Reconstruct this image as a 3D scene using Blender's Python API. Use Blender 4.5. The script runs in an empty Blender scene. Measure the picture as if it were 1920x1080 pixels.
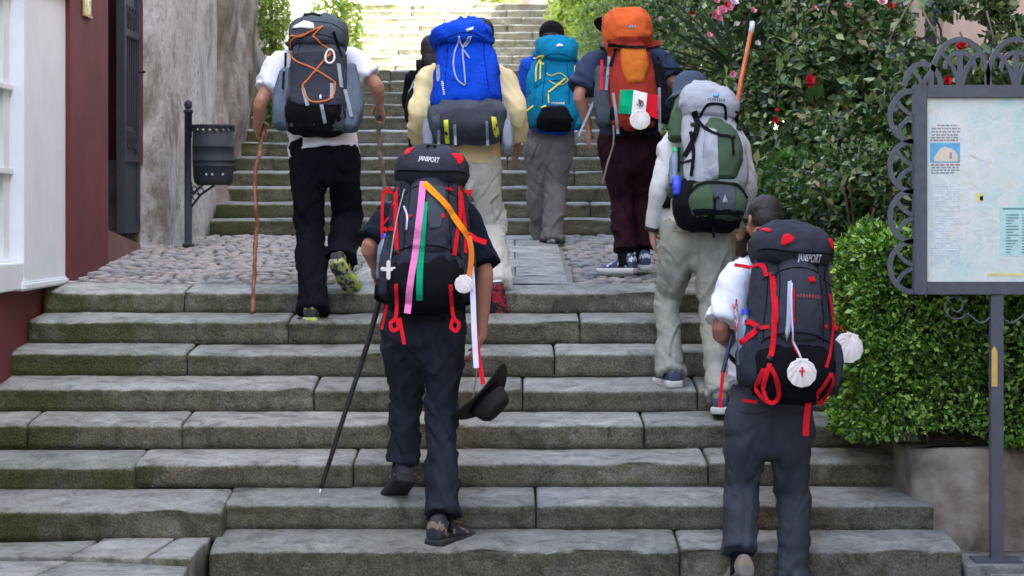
import bpy, bmesh, math, random
import numpy as np
from mathutils import Vector, Matrix, noise, Quaternion
from mathutils.bvhtree import BVHTree
random.seed(7); rng = np.random.default_rng(7)
S = bpy.context.scene; COL = S.collection; R = math.radians

# ------------------------------------------------------------------ camera, sky, sun, exposure
cam_d = bpy.data.cameras.new('camera'); cam = bpy.data.objects.new('camera', cam_d); COL.objects.link(cam)
CH = 1.69; F = 4000.0
cam.location = (0, 0, CH); cam.rotation_euler = (R(90), 0, 0)
cam_d.sensor_width = 36; cam_d.lens = 75; cam_d.shift_y = -140 / 1920
cam_d.clip_start = 0.1; cam_d.clip_end = 1500
cam_d.dof.use_dof = True; cam_d.dof.focus_distance = 11.2; cam_d.dof.aperture_fstop = 7.0
S.camera = cam
S.render.resolution_x = 1920; S.render.resolution_y = 1080
SUN_EL, SUN_ROT = R(52), R(118)
w = bpy.data.worlds.new('World'); S.world = w; w.use_nodes = True
nt = w.node_tree; sky = nt.nodes.new('ShaderNodeTexSky'); sky.sky_type = 'NISHITA'
sky.sun_disc = False; sky.sun_elevation = SUN_EL; sky.sun_rotation = SUN_ROT
sky.air_density = 1.0; sky.dust_density = 2.2; sky.ozone_density = .6
bg = nt.nodes['Background']; bg.inputs[1].default_value = 0.15
nt.links.new(sky.outputs[0], bg.inputs[0])
sd = bpy.data.lights.new('sun', 'SUN'); sd.energy = 4.5; sd.angle = R(0.5); sd.color = (1, .95, .86)
so = bpy.data.objects.new('sun', sd); COL.objects.link(so)
sdir = Vector((math.sin(SUN_ROT) * math.cos(SUN_EL), math.cos(SUN_ROT) * math.cos(SUN_EL), math.sin(SUN_EL)))
so.rotation_euler = sdir.to_track_quat('Z', 'Y').to_euler(); so.location = (8, -6, 20)
S.view_settings.view_transform = 'Standard'; S.view_settings.look = 'None'
S.view_settings.exposure = 3.3; S.view_settings.gamma = 1; S.view_settings.use_curve_mapping = False

def P(px, py, Y):                       # a point of the place, read off the photograph at a distance Y
    return Vector(((px - 960) * Y / F, Y, CH + (400 - py) * Y / F))

# ------------------------------------------------------------------ helpers
def tag(o, label=None, cat=None, group=None, kind=None):
    if label: o['label'] = label
    if cat: o['category'] = cat
    if group: o['group'] = group
    if kind: o['kind'] = kind
    return o
def empty(name, loc=(0, 0, 0), label=None, cat=None, group=None, kind=None, mw=None):
    o = bpy.data.objects.new(name, None); COL.objects.link(o); o.location = loc; o.empty_display_size = .1
    if mw is not None: o.matrix_world = mw
    return tag(o, label, cat, group, kind)
def link(name, me, mat=None, parent=None, smooth=True, loc=None):
    """Link a mesh as one object; a world-space mesh under a moved parent keeps its place."""
    o = bpy.data.objects.new(name, me); COL.objects.link(o)
    if mat is not None:
        for m in (mat if isinstance(mat, (list, tuple)) else [mat]):
            if len(me.materials) < 8: me.materials.append(m)
    if smooth and len(me.polygons): me.polygons.foreach_set('use_smooth', [True] * len(me.polygons))
    if parent: o.parent = parent
    if loc is not None: o.location = loc
    return o
def wlink(name, me, mat, parent, smooth=True):
    o = link(name, me, mat, parent, smooth)
    M = Matrix.Identity(4); q = parent
    while q: M = q.matrix_basis @ M; q = q.parent
    me.transform(M.inverted()); return o
def mesh(name, V, Fc):
    me = bpy.data.meshes.new(name); me.from_pydata([tuple(v) for v in V], [], Fc); me.update(); return me
class MB:
    def __init__(s): s.v = []; s.f = []; s.mi = []
    def add(s, V, Fc, mi=0):
        b = len(s.v); s.v += [Vector(v) for v in V]; s.f += [tuple(i + b for i in f) for f in Fc]; s.mi += [mi] * len(Fc); return s
    def box(s, x0, x1, y0, y1, z0, z1, mi=0):
        V = [(x, y, z) for x in (x0, x1) for y in (y0, y1) for z in (z0, z1)]
        return s.add(V, [(0, 1, 3, 2), (4, 6, 7, 5), (0, 4, 5, 1), (2, 3, 7, 6), (0, 2, 6, 4), (1, 5, 7, 3)], mi)
    def rings(s, R_, c0=True, c1=True, mi=0):
        n = len(R_[0]); V = [p for r in R_ for p in r]; Fc = []
        for k in range(len(R_) - 1):
            for i in range(n):
                j = (i + 1) % n; Fc.append((k * n + i, k * n + j, (k + 1) * n + j, (k + 1) * n + i))
        if c0: Fc.append(tuple(reversed(range(n))))
        if c1: Fc.append(tuple(range((len(R_) - 1) * n, len(R_) * n)))
        return s.add(V, Fc, mi)
    def tube(s, pts, r, n=8, mi=0, closed=False):
        pts = [Vector(p) for p in pts]; R_ = []; prev = None
        rr = r if isinstance(r, (list, tuple)) else [r] * len(pts)
        for k, p in enumerate(pts):
            t = (pts[min(k + 1, len(pts) - 1)] - pts[max(k - 1, 0)])
            t = t.normalized() if t.length > 1e-9 else Vector((0, 0, 1))
            if prev is None:
                a = t.cross(Vector((0.31, .95, .05)));
                if a.length < .2: a = t.cross(Vector((1, 0, 0)))
            else: a = prev - t * prev.dot(t)
            a = a.normalized(); prev = a; b = t.cross(a)
            R_.append([p + (a * math.cos(2 * math.pi * i / n) + b * math.sin(2 * math.pi * i / n)) * rr[k] for i in range(n)])
        return s.rings(R_, mi=mi)
    def ell(s, c, r, M=None, n=14, m=9, mi=0):
        c = Vector(c); R_ = []
        for k in range(1, m):
            t = -math.pi / 2 + math.pi * k / m; ring = []
            for i in range(n):
                a = 2 * math.pi * i / n
                v = Vector((r[0] * math.cos(t) * math.cos(a), r[1] * math.cos(t) * math.sin(a), r[2] * math.sin(t)))
                ring.append(c + (M @ v if M else v))
            R_.append(ring)
        b = len(s.v); s.rings(R_, False, False, mi)
        lo = Vector((0, 0, -r[2])); hi = Vector((0, 0, r[2]))
        s.v += [c + (M @ lo if M else lo), c + (M @ hi if M else hi)]; L = len(s.v) - 2; e = b + (m - 2) * n
        for i in range(n):
            j = (i + 1) % n; s.f.append((L, b + j, b + i)); s.f.append((L + 1, e + i, e + j)); s.mi += [mi, mi]
        return s
    def mesh(s, name='m'):
        me = mesh(name, s.v, s.f)
        if any(s.mi): me.polygons.foreach_set('material_index', s.mi)
        return me
    def build(s, name, mat, parent=None, smooth=False, bevel=0):
        me = s.mesh(name)
        if bevel:
            bm = bmesh.new(); bm.from_mesh(me)
            bmesh.ops.bevel(bm, geom=bm.edges[:], offset=bevel, segments=2, affect='EDGES', clamp_overlap=True)
            bm.to_mesh(me); bm.free()
        return link(name, me, mat, parent, smooth)
def cat(pts, n):                         # Catmull-Rom through tuples/vectors, n samples per span
    pts = [Vector(p) for p in pts]; out = []
    for i in range(len(pts) - 1):
        a = pts[max(i - 1, 0)]; b = pts[i]; c = pts[i + 1]; d = pts[min(i + 2, len(pts) - 1)]
        for k in range(n):
            t = k / n
            out.append(.5 * ((2 * b) + (c - a) * t + (2 * a - 5 * b + 4 * c - d) * t * t + (3 * b - a - 3 * c + d) * t ** 3))
    out.append(pts[-1]); return out
def catn(rows, n):                       # the same for rows of numbers
    A = np.array(rows, float); out = []
    for i in range(len(A) - 1):
        a = A[max(i - 1, 0)]; b = A[i]; c = A[i + 1]; d = A[min(i + 2, len(A) - 1)]
        for k in range(n):
            t = k / n; out.append(.5 * (2 * b + (c - a) * t + (2 * a - 5 * b + 4 * c - d) * t * t + (3 * b - a - 3 * c + d) * t ** 3))
    out.append(A[-1]); return np.array(out)

# ------------------------------------------------------------------ materials
def lin(c):
    if isinstance(c, str):
        c = [int(c[i:i + 2], 16) / 255 for i in (0, 2, 4)]
        c = [x / 12.92 if x <= .04045 else ((x + .055) / 1.055) ** 2.4 for x in c]
    return (*c[:3], 1)
def nodes(name):
    m = bpy.data.materials.new(name); m.use_nodes = True; t = m.node_tree
    return m, t, t.nodes['Principled BSDF'], t.nodes['Material Output']
def N(t, kind, **kw):
    n = t.nodes.new(kind)
    for k, v in kw.items():
        if k.startswith('i_'):
            key = k[2:]; n.inputs[int(key) if key.isdigit() else key.replace('_', ' ')].default_value = v
        else: setattr(n, k, v)
    return n
def ramp(t, stops, src):
    r = t.nodes.new('ShaderNodeValToRGB'); cr = r.color_ramp
    while len(cr.elements) < len(stops): cr.elements.new(.5)
    for e, (p, c) in zip(cr.elements, stops): e.position = p; e.color = lin(c)
    t.links.new(src, r.inputs[0]); return r.outputs[0]
def mixc(t, fac, a, b, mode='MIX'):
    n = t.nodes.new('ShaderNodeMix'); n.data_type = 'RGBA'; n.blend_type = mode
    for s, v in ((n.inputs[0], fac), (n.inputs[6], a), (n.inputs[7], b)):
        if hasattr(v, 'links') or isinstance(v, bpy.types.NodeSocket): t.links.new(v, s)
        else: s.default_value = v if isinstance(v, (float, int)) else lin(v)
    return n.outputs[2]
def coords(t, scale=(1, 1, 1), world=True):
    c = N(t, 'ShaderNodeNewGeometry') if world else N(t, 'ShaderNodeTexCoord')
    mp = N(t, 'ShaderNodeMapping'); mp.inputs['Scale'].default_value = scale
    t.links.new(c.outputs['Position'] if world else c.outputs['Object'], mp.inputs[0]); return mp.outputs[0]
def bump(t, bs, src, strength=.4, dist=.01, prev=None):
    b = N(t, 'ShaderNodeBump', i_Strength=strength, i_Distance=dist); t.links.new(src, b.inputs['Height'])
    if prev is not None: t.links.new(prev, b.inputs['Normal'])
    if bs: t.links.new(b.outputs[0], bs.inputs['Normal'])
    return b.outputs[0]
def noisemat(name, stops, scale=6, rough=.8, b=.3, bscale=40, bdist=.01, stretch=(1, 1, 1), world=False, metal=0, detail=6, spec=.4):
    m, t, bs, o = nodes(name); c = coords(t, stretch, world)
    n1 = N(t, 'ShaderNodeTexNoise', i_Scale=scale, i_Detail=detail, i_Roughness=.62); t.links.new(c, n1.inputs[0])
    t.links.new(ramp(t, stops, n1.outputs[0]), bs.inputs['Base Color'])
    bs.inputs['Roughness'].default_value = rough; bs.inputs['Metallic'].default_value = metal
    bs.inputs['Specular IOR Level'].default_value = spec
    if b:
        n2 = N(t, 'ShaderNodeTexNoise', i_Scale=bscale, i_Detail=5, i_Roughness=.6); t.links.new(c, n2.inputs[0]); bump(t, bs, n2.outputs[0], b, bdist)
    return m
def cloth(name, c, var=.18, rough=.9, fold=.22, fscale=6, weave=500, spec=.15, sheen=0.0):
    m, t, bs, o = nodes(name); co = coords(t, (1, 1, 1), False)
    n1 = N(t, 'ShaderNodeTexNoise', i_Scale=7, i_Detail=8, i_Roughness=.65); t.links.new(co, n1.inputs[0])
    base = lin(c)[:3]; lo = [x * (1 - var) for x in base]; hi = [min(1, x * (1 + var)) for x in base]
    t.links.new(ramp(t, [(.3, lo), (.7, hi)], n1.outputs[0]), bs.inputs['Base Color'])
    bs.inputs['Roughness'].default_value = rough; bs.inputs['Specular IOR Level'].default_value = spec
    if sheen: bs.inputs['Sheen Weight'].default_value = sheen
    n2 = N(t, 'ShaderNodeTexNoise', i_Scale=fscale, i_Detail=3, i_Roughness=.5, i_Distortion=1.2); t.links.new(co, n2.inputs[0])
    mt = N(t, 'ShaderNodeMath', operation='SUBTRACT'); t.links.new(n2.outputs[0], mt.inputs[0]); mt.inputs[1].default_value = .5
    ab = N(t, 'ShaderNodeMath', operation='ABSOLUTE'); t.links.new(mt.outputs[0], ab.inputs[0])
    nb = bump(t, None, ab.outputs[0], fold, .05)
    n3 = N(t, 'ShaderNodeTexNoise', i_Scale=weave, i_Detail=2); t.links.new(co, n3.inputs[0])
    bump(t, bs, n3.outputs[0], .25, .001, nb)
    return m
def plain(name, c, rough=.5, metal=0, spec=.5):
    return noisemat(name, [(.3, [x * .88 for x in lin(c)[:3]]), (.7, [min(1, x * 1.1) for x in lin(c)[:3]])], 25, rough, .15, 120, .002, metal=metal, spec=spec)
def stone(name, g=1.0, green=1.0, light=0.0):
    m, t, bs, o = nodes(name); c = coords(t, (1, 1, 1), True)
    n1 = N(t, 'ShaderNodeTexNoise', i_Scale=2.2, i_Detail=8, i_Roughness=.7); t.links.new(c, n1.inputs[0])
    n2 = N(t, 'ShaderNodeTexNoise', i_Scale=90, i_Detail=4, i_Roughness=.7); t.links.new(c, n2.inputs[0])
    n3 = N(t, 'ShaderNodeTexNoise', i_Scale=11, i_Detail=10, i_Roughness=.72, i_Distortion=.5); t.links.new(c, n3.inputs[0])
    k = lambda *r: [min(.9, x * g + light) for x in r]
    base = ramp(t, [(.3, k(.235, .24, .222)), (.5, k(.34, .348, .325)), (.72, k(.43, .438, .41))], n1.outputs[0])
    base = mixc(t, .5, base, ramp(t, [(.3, (.25, .25, .24)), (.5, (.5, .5, .5)), (.7, (.78, .78, .76))], n2.outputs[0]), 'OVERLAY')
    # lichen and dirt on upright faces, thickened to stand in for weaker sky light
    ge = N(t, 'ShaderNodeNewGeometry'); sx = N(t, 'ShaderNodeSeparateXYZ'); t.links.new(ge.outputs['Normal'], sx.inputs[0])
    up = N(t, 'ShaderNodeMapRange', i_1=.25, i_2=.85, i_3=1.0, i_4=0.12); t.links.new(sx.outputs[2], up.inputs[0])
    lf = ramp(t, [(.30, (.62, .62, .62)), (.52, (1, 1, 1))], n3.outputs[0])
    mul = N(t, 'ShaderNodeMath', operation='MULTIPLY'); t.links.new(up.outputs[0], mul.inputs[0]); t.links.new(lf, mul.inputs[1])
    mu2 = N(t, 'ShaderNodeMath', operation='MULTIPLY'); t.links.new(mul.outputs[0], mu2.inputs[0]); mu2.inputs[1].default_value = .85 * green
    lich_shade = ramp(t, [(.3, (.052, .050, .024)), (.5, (.118, .110, .064)), (.7, (.21, .195, .135))], n2.outputs[0])
    col = mixc(t, mu2.outputs[0], base, lich_shade)
    oi = N(t, 'ShaderNodeObjectInfo'); col = mixc(t, .6, col, ramp(t, [(0, (.36, .37, .34)), (.5, (.5, .5, .5)), (1, (.62, .60, .57))], oi.outputs['Random']), 'OVERLAY')
    # pale flecks
    vo = N(t, 'ShaderNodeTexNoise', i_Scale=38, i_Detail=3, i_Roughness=.5); t.links.new(c, vo.inputs[0])
    fl = ramp(t, [(.66, (0, 0, 0)), (.74, (.55, .55, .55))], vo.outputs[0]); col = mixc(t, fl, col, (.36, .35, .31))
    n4 = N(t, 'ShaderNodeTexNoise', i_Scale=1.3, i_Detail=9, i_Roughness=.75); t.links.new(c, n4.inputs[0])
    dk = ramp(t, [(.56, (0, 0, 0)), (.68, (.75, .75, .75))], n4.outputs[0]); col = mixc(t, dk, col, (.075, .078, .04))
    n5 = N(t, 'ShaderNodeTexNoise', i_Scale=7, i_Detail=7, i_Roughness=.68, i_Distortion=.8); t.links.new(c, n5.inputs[0])
    col = mixc(t, .8, col, ramp(t, [(.34, (.22, .22, .21)), (.47, (.46, .46, .45)), (.56, (.55, .55, .54)), (.70, (.70, .69, .66))], n5.outputs[0]), 'OVERLAY')
    # moss: thick towards the damp low left corner, thin elsewhere
    sp_ = N(t, 'ShaderNodeSeparateXYZ'); t.links.new(ge.outputs['Position'], sp_.inputs[0])
    mr1 = N(t, 'ShaderNodeMapRange', i_1=-2.9, i_2=-.9, i_3=.34, i_4=.0); t.links.new(sp_.outputs[0], mr1.inputs[0])
    n6 = N(t, 'ShaderNodeTexNoise', i_Scale=2.6, i_Detail=9, i_Roughness=.7); t.links.new(c, n6.inputs[0])
    ad = N(t, 'ShaderNodeMath', operation='ADD'); t.links.new(mr1.outputs[0], ad.inputs[0]); t.links.new(n6.outputs[0], ad.inputs[1])
    mm_ = N(t, 'ShaderNodeMath', operation='MULTIPLY'); t.links.new(ramp(t, [(.62, (0, 0, 0)), (.80, (.85, .85, .85))], ad.outputs[0]), mm_.inputs[0]); t.links.new(up.outputs[0], mm_.inputs[1])
    col = mixc(t, mm_.outputs[0], col, ramp(t, [(.35, (.035, .045, .012)), (.65, (.10, .125, .03))], n2.outputs[0]))
    t.links.new(col, bs.inputs['Base Color']); bs.inputs['Roughness'].default_value = .88; bs.inputs['Specular IOR Level'].default_value = .3
    nb = bump(t, None, n3.outputs[0], .8, .03); bump(t, bs, n2.outputs[0], .9, .012, nb)
    return m
def leafmat(name, stops, trans=.3, rough=.4):
    m, t, bs, o = nodes(name); ge = N(t, 'ShaderNodeNewGeometry')
    c = ramp(t, stops, ge.outputs['Random Per Island']); t.links.new(c, bs.inputs['Base Color'])
    bs.inputs['Roughness'].default_value = rough; bs.inputs['Specular IOR Level'].default_value = .5
    tr = N(t, 'ShaderNodeBsdfTranslucent'); hs = N(t, 'ShaderNodeHueSaturation', i_Saturation=1.15, i_Value=1.6); t.links.new(c, hs.inputs['Color']); t.links.new(hs.outputs[0], tr.inputs[0])
    mx = N(t, 'ShaderNodeMixShader', i_0=trans); t.links.new(bs.outputs[0], mx.inputs[1]); t.links.new(tr.outputs[0], mx.inputs[2]); t.links.new(mx.outputs[0], o.inputs[0])
    return m

M = {}
M['stone'] = stone('step stone', .95)
M['upstone'] = stone('darker step stone', .72, 1.1)  # darker copy of the step stone for the middle flight
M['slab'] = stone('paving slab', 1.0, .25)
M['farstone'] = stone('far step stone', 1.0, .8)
M['cobble'] = noisemat('cobble', [(.28, (.08, .085, .08)), (.40, (.17, .175, .17)), (.50, (.25, .245, .225)), (.58, (.31, .265, .21)), (.66, (.28, .285, .285)), (.78, (.42, .41, .375))], 8, .85, .6, 55, .01, world=True)
M['mortar'] = noisemat('mortar', [(.3, (.12, .115, .08)), (.7, (.26, .24, .19))], 9, .95, .6, 60, .01, world=True)
M['joint'] = noisemat('joint soil', [(.3, (.02, .02, .015)), (.7, (.05, .05, .035))], 9, .95, .6, 60, .01, world=True)
M['maroon'] = noisemat('maroon render', [(.25, (.085, .014, .016)), (.5, (.115, .019, .021)), (.75, (.15, .032, .030))], 2.5, .75, .35, 60, .004, world=True)
M['white'] = noisemat('white painted render', [(.3, (.62, .67, .68)), (.6, (.70, .75, .76)), (.8, (.74, .78, .78))], 3, .6, .25, 50, .004, world=True)
M['peach'] = noisemat('peach render', [(.3, (.50, .33, .22)), (.7, (.62, .43, .31))], 2, .85, .3, 60, .004, world=True)
M['cream'] = noisemat('cream render', [(.3, (.60, .55, .44)), (.7, (.74, .70, .58))], 2, .85, .3, 60, .004, world=True)
def cement():
    m, t, bs, o = nodes('weathered cement'); c = coords(t, (1, 1, .6), True)
    n1 = N(t, 'ShaderNodeTexNoise', i_Scale=2.2, i_Detail=10, i_Roughness=.7, i_Distortion=.5); t.links.new(c, n1.inputs[0])
    col = ramp(t, [(.28, (.10, .09, .065)), (.38, (.22, .205, .17)), (.46, (.38, .37, .345)), (.7, (.58, .59, .585))], n1.outputs[0])
    n2 = N(t, 'ShaderNodeTexNoise', i_Scale=35, i_Detail=8, i_Roughness=.75); t.links.new(c, n2.inputs[0])
    col = mixc(t, .6, col, ramp(t, [(.3, (.22, .22, .2)), (.52, (.52, .52, .52)), (.75, (.8, .8, .8))], n2.outputs[0]), 'OVERLAY')
    n3 = N(t, 'ShaderNodeTexNoise', i_Scale=24, i_Detail=6, i_Roughness=.7, i_Distortion=.6); t.links.new(c, n3.inputs[0]); col = mixc(t, ramp(t, [(.34, (.85, .85, .85)), (.43, (0, 0, 0))], n3.outputs[0]), col, (.12, .11, .09))
    t.links.new(col, bs.inputs['Base Color']); bs.inputs['Roughness'].default_value = .92
    nb = bump(t, None, n1.outputs[0], .5, .04); bump(t, bs, n2.outputs[0], .6, .012, nb); return m
M['cement'] = cement()
M['retain'] = noisemat('rough concrete', [(.32, (.09, .075, .05)), (.44, (.20, .165, .125)), (.54, (.28, .24, .185)), (.68, (.39, .355, .30))], 3.5, .92, .5, 45, .01, world=True, detail=10)
M['rubble'] = noisemat('rubble stone', [(.3, (.10, .085, .065)), (.5, (.22, .19, .155)), (.7, (.36, .33, .29))], 4, .92, .7, 30, .02, world=True, detail=10)
M['iron'] = noisemat('dark painted iron', [(.3, (.014, .017, .022)), (.7, (.024, .029, .036))], 20, .75, .2, 90, .002, spec=.5)
M['board_iron'] = noisemat('grey painted iron', [(.3, (.062, .072, .085)), (.7, (.09, .10, .117))], 20, .5, .25, 90, .002, spec=.5)
M['door'] = noisemat('dark door paint', [(.3, (.018, .022, .029)), (.7, (.032, .038, .048))], 10, .5, .2, 60, .003)
M['black'] = plain('black', (.015, .015, .018), .6)
M['dark'] = plain('dark interior', (.012, .012, .013), .9)
M['glass'] = plain('window glass', (.32, .40, .45), .12)
M['soil'] = noisemat('soil', [(.3, (.04, .03, .02)), (.7, (.09, .07, .05))], 8, .95, .8, 40, .02, world=True)
M['ground'] = noisemat('street ground', [(.3, (.12, .12, .115)), (.7, (.19, .19, .18))], 3, .9, .5, 50, .01, world=True)
M['bark'] = noisemat('bark', [(.3, (.10, .075, .05)), (.7, (.22, .17, .12))], 12, .9, .8, 40, .01, (1, 1, .25))
M['palebark'] = noisemat('pale bark', [(.3, (.36, .33, .28)), (.7, (.55, .52, .46))], 10, .9, .6, 40, .01, (1, 1, .25))
M['hedge'] = leafmat('box hedge leaf', [(0, (.012, .030, .008)), (.35, (.06, .15, .02)), (.65, (.16, .33, .04)), (1, (.42, .60, .12))], .28, .36)
M['rose'] = leafmat('rose leaf', [(0, (.012, .028, .012)), (.3, (.032, .072, .022)), (.6, (.062, .125, .032)), (.8, (.13, .20, .055)), (.93, (.30, .36, .14)), (1, (.20, .10, .05))], .25, .33)
M['ivy'] = leafmat('ivy leaf', [(0, (.07, .10, .03)), (.5, (.13, .19, .05)), (1, (.26, .31, .09))], .35, .5)
M['sunleaf'] = leafmat('light leaf', [(0, (.12, .18, .03)), (.5, (.22, .30, .06)), (1, (.36, .42, .12))], .4, .5)
M['shrub'] = leafmat('low shrub leaf', [(0, (.03, .08, .015)), (.5, (.07, .17, .03)), (1, (.15, .28, .06))], .3, .4)
M['yucca'] = leafmat('spiky leaf', [(0, (.03, .055, .03)), (.5, (.05, .09, .045)), (1, (.09, .13, .06))], .15, .4)
M['redbloom'] = plain('red petal', (.55, .015, .03), .5)
M['pinkbloom'] = plain('pink petal', (.75, .28, .35), .5)
M['whitebloom'] = plain('white petal', (.8, .74, .74), .5)
def skinm(name, c):
    m = noisemat(name, [(.3, [x * .85 for x in c]), (.7, [x * 1.12 for x in c])], 14, .5, .2, 200, .001, spec=.4)
    b = m.node_tree.nodes['Principled BSDF']; b.inputs['Subsurface Weight'].default_value = .08; b.inputs['Subsurface Radius'].default_value = (.01, .004, .002); return m
M['skin'] = skinm('tanned skin', (.42, .20, .125)); M['skin_dark'] = skinm('brown skin', (.28, .125, .075)); M['skin_light'] = skinm('fair skin', (.50, .27, .19))
M['hair'] = noisemat('dark hair', [(.3, (.005, .004, .004)), (.7, (.020, .016, .013))], 30, .55, .8, 150, .006, (1, 1, .3))
M['eye'] = plain('eye white', (.7, .7, .68), .2)
# ================================================================== THE STAIRS
STEPS_Y = [9.94 + .36 * k for k in range(8)]
FRONT = [1029, 943, 864, 793, 727, 660, 600, 545]; BOT = [1092, 994, 913, 841, 772, 706, 645, 587]
def zrow(y, Y): return CH - (y - 400) * Y / F
ZF = [zrow(a, b) for a, b in zip(FRONT, STEPS_Y)]; ZB = [zrow(a, b) for a, b in zip(BOT, STEPS_Y)]
ZB.append(zrow(531, STEPS_Y[7] + .30))
def block(x0, x1, yf, zb, zf, depth, zback, seed=0, seg=.05, amp=1.0, nose=.03, name='step_stone', mat=None, parent=None, dyl=0, dzl=0, chip=1):
    """One kerb-like stone: riser, worn round nose, tread that runs up a little towards its back. dyl/dzl move its left end."""
    rnd = random.Random(seed * 13 + 5); n = max(4, int((x1 - x0) / seg)); h = zf - zb
    prof = [(.004, 0), (0.0, h * .25), (-.004, h * .5), (-.008, h - nose * 1.5), (-.014, h - nose * .85), (-.010, h - nose * .4), (.006, h - .006),
            (nose, h + .002), (nose + .06, h + (zback - zf) * .22), (depth * .6, h + (zback - zf) * .6), (depth, zback - zf + h), (depth + .06, zback - zf + h), (depth + .06, 0)]
    R_ = []; xs = [x0, x0 + .006, x0 + .018] + [x0 + (x1 - x0) * i / n for i in range(1, n)] + [x1 - .018, x1 - .006, x1]
    yj = rnd.uniform(-.008, .008); zj = rnd.uniform(-.004, .004)
    for i, x in enumerate(xs):
        e = min(i, len(xs) - 1 - i); ins = (.014, .005, 0)[e] if e < 3 else 0
        u = (x1 - x) / (x1 - x0); ring = []
        cx = min(.022, max(0, noise.noise(Vector((x * 2.1, seed * 3.7, 1.3))) - .18) * .16 * chip)
        for k, (py, pz) in enumerate(prof):
            f = 1 if 3 <= k <= 9 else .5
            y = yf + py + yj + dyl * u * u; z = zb + pz + (zj if k > 1 else 0) + dzl * u * u
            if 0 < k < 10: y += ins; 
            if k >= 4: z -= ins
            q = Vector((x * 3.3, y * 5 + seed, z * 9)); q2 = Vector((x * 17, y * 20 + seed, z * 25))
            d = noise.noise(q) * .014 * amp + noise.noise(q2) * .007 * amp
            if k < 7: y -= d * f
            elif k < 11: z += d * .55
            if 2 <= k <= 5: y += cx * (1 if k > 2 else .3)
            if k in (5, 6, 7): z -= abs(noise.noise(Vector((x * 9, seed, 4)))) * .013 * amp * chip
            ring.append(Vector((x, y, z)))
        R_.append(ring)
    mb = MB(); mb.rings(R_)
    return mb.build(name, mat or M['stone'], parent, smooth=True)
def X(px, Y): return (px - 960) * Y / F
stairs = empty('lower_stone_steps', (0, 9.94, 0), 'flight of eight worn grey stone steps across the front, mossy risers', 'steps', kind='structure')
def wsh(o):                              # meshes written in world space under a moved parent
    o.data.transform(Matrix.Translation(-o.parent.matrix_basis.translation)); return o
J = [[390, 1275, 1806], [-60, 418, 1005, 1752], [-120, 252, 662, 1328, 1700], [-160, 50, 340, 1208, 1690], [-120, 588, 980, 1308, 1650],
     [12, 350, 1040, 1620], [50, 540, 1088, 1500, 1620], [78, 345, 720, 1240, 1330, 1620]]
for k in range(8):
    for i in range(len(J[k]) - 1):
        a, b = J[k][i], J[k][i + 1]; Y = STEPS_Y[k]; dy = dz = 0; zb, zf = ZB[k], ZF[k]
        if k == 1 and i == 0: Y -= .15; zf -= .012; zb -= .035; dy = -.10; dz = -.0
        if k == 2 and i == 0: Y -= .10; zf -= .010; zb -= .02; dy = -.06
        if k == 2 and i == 1: Y -= .03
        if k == 3 and i <= 1: Y -= .03; dz = -.004
        if k == 0: zb -= .03
        wsh(block(X(a, Y) + .004, X(b, Y) - .004, Y, zb, zf, .35, ZB[k + 1], seed=k * 7 + i, parent=stairs, chip=1.6 if i == 0 else .7))
mb = MB()
for k in range(8): mb.box(-2.74 if k > 0 else -1.38, 1.9 if k < 2 else 1.88, STEPS_Y[k] + .03, STEPS_Y[k] + .55, -.3, ZF[k] - .03)
wsh(mb.build('bedding', M['joint'], stairs))
# moss cushions on the low left stones
mossm = noisemat('moss', [(.3, (.03, .045, .008)), (.7, (.10, .13, .02))], 20, .95, 1, 90, .01, world=True)

# ---- landing: cobbles on both sides of a strip of flat slabs
LY0, LY1 = STEPS_Y[7] + .30, 16.5
LZ0, LZ1 = zrow(531, LY0), zrow(440, LY1)
def lz(y): return LZ0 + (LZ1 - LZ0) * (y - LY0) / (LY1 - LY0)
land = empty('landing', (0, 14, 0), 'gently rising landing paved with cobbles either side of smooth slabs', 'paving', kind='structure')
def sheet(name, poly, mat, kind='structure', label=None):
    me = mesh(name, poly, [tuple(range(len(poly)))]); o = link(name, me, mat, None, False); return tag(o, label, kind=kind)
me = mesh('joint_bed', [(-3.2, LY0 - .02, LZ0 - .025), (1.9, LY0 - .02, LZ0 - .025), (1.9, LY1 + .05, LZ1 - .02), (-3.2, LY1 + .05, LZ1 - .02)], [(0, 1, 2, 3)])
wsh(link('joint_bed', me, M['mortar'], land, False))
def cob_mesh(seed):
    rnd = random.Random(seed); mb = MB(); n = 8; R_ = []; off = [rnd.uniform(.82, 1.12) for _ in range(n)]
    for (r, z) in ((1, -.02), (.97, .004), (.8, .017), (.42, .023)):
        R_.append([Vector((math.cos(2 * math.pi * i / n) * r * off[i] * .5, math.sin(2 * math.pi * i / n) * r * off[i] * .5, z + noise.noise(Vector((i, seed, r))) * .004)) for i in range(n)])
    mb.rings(R_); return mb.mesh('cobble')
CM = [cob_mesh(i) for i in range(8)]
for c in CM: c.materials.append(M['cobble']); c.polygons.foreach_set('use_smooth', [True] * len(c.polygons))
spots = []
y = LY0 + .05; row = 0
while y < LY1 - .02:
    for (a, b) in ((-2.70, -1.0), (.36, 1.80)):
        x = a + (.06 if row % 2 else 0) + random.uniform(0, .03)
        while x < b:
            wd = random.uniform(.065, .12); spots.append((x + wd / 2, y + random.uniform(-.012, .012), wd)); x += wd + .006
    y += .074; row += 1
spots.sort(key=lambda s: s[1]); rest = MB()
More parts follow.
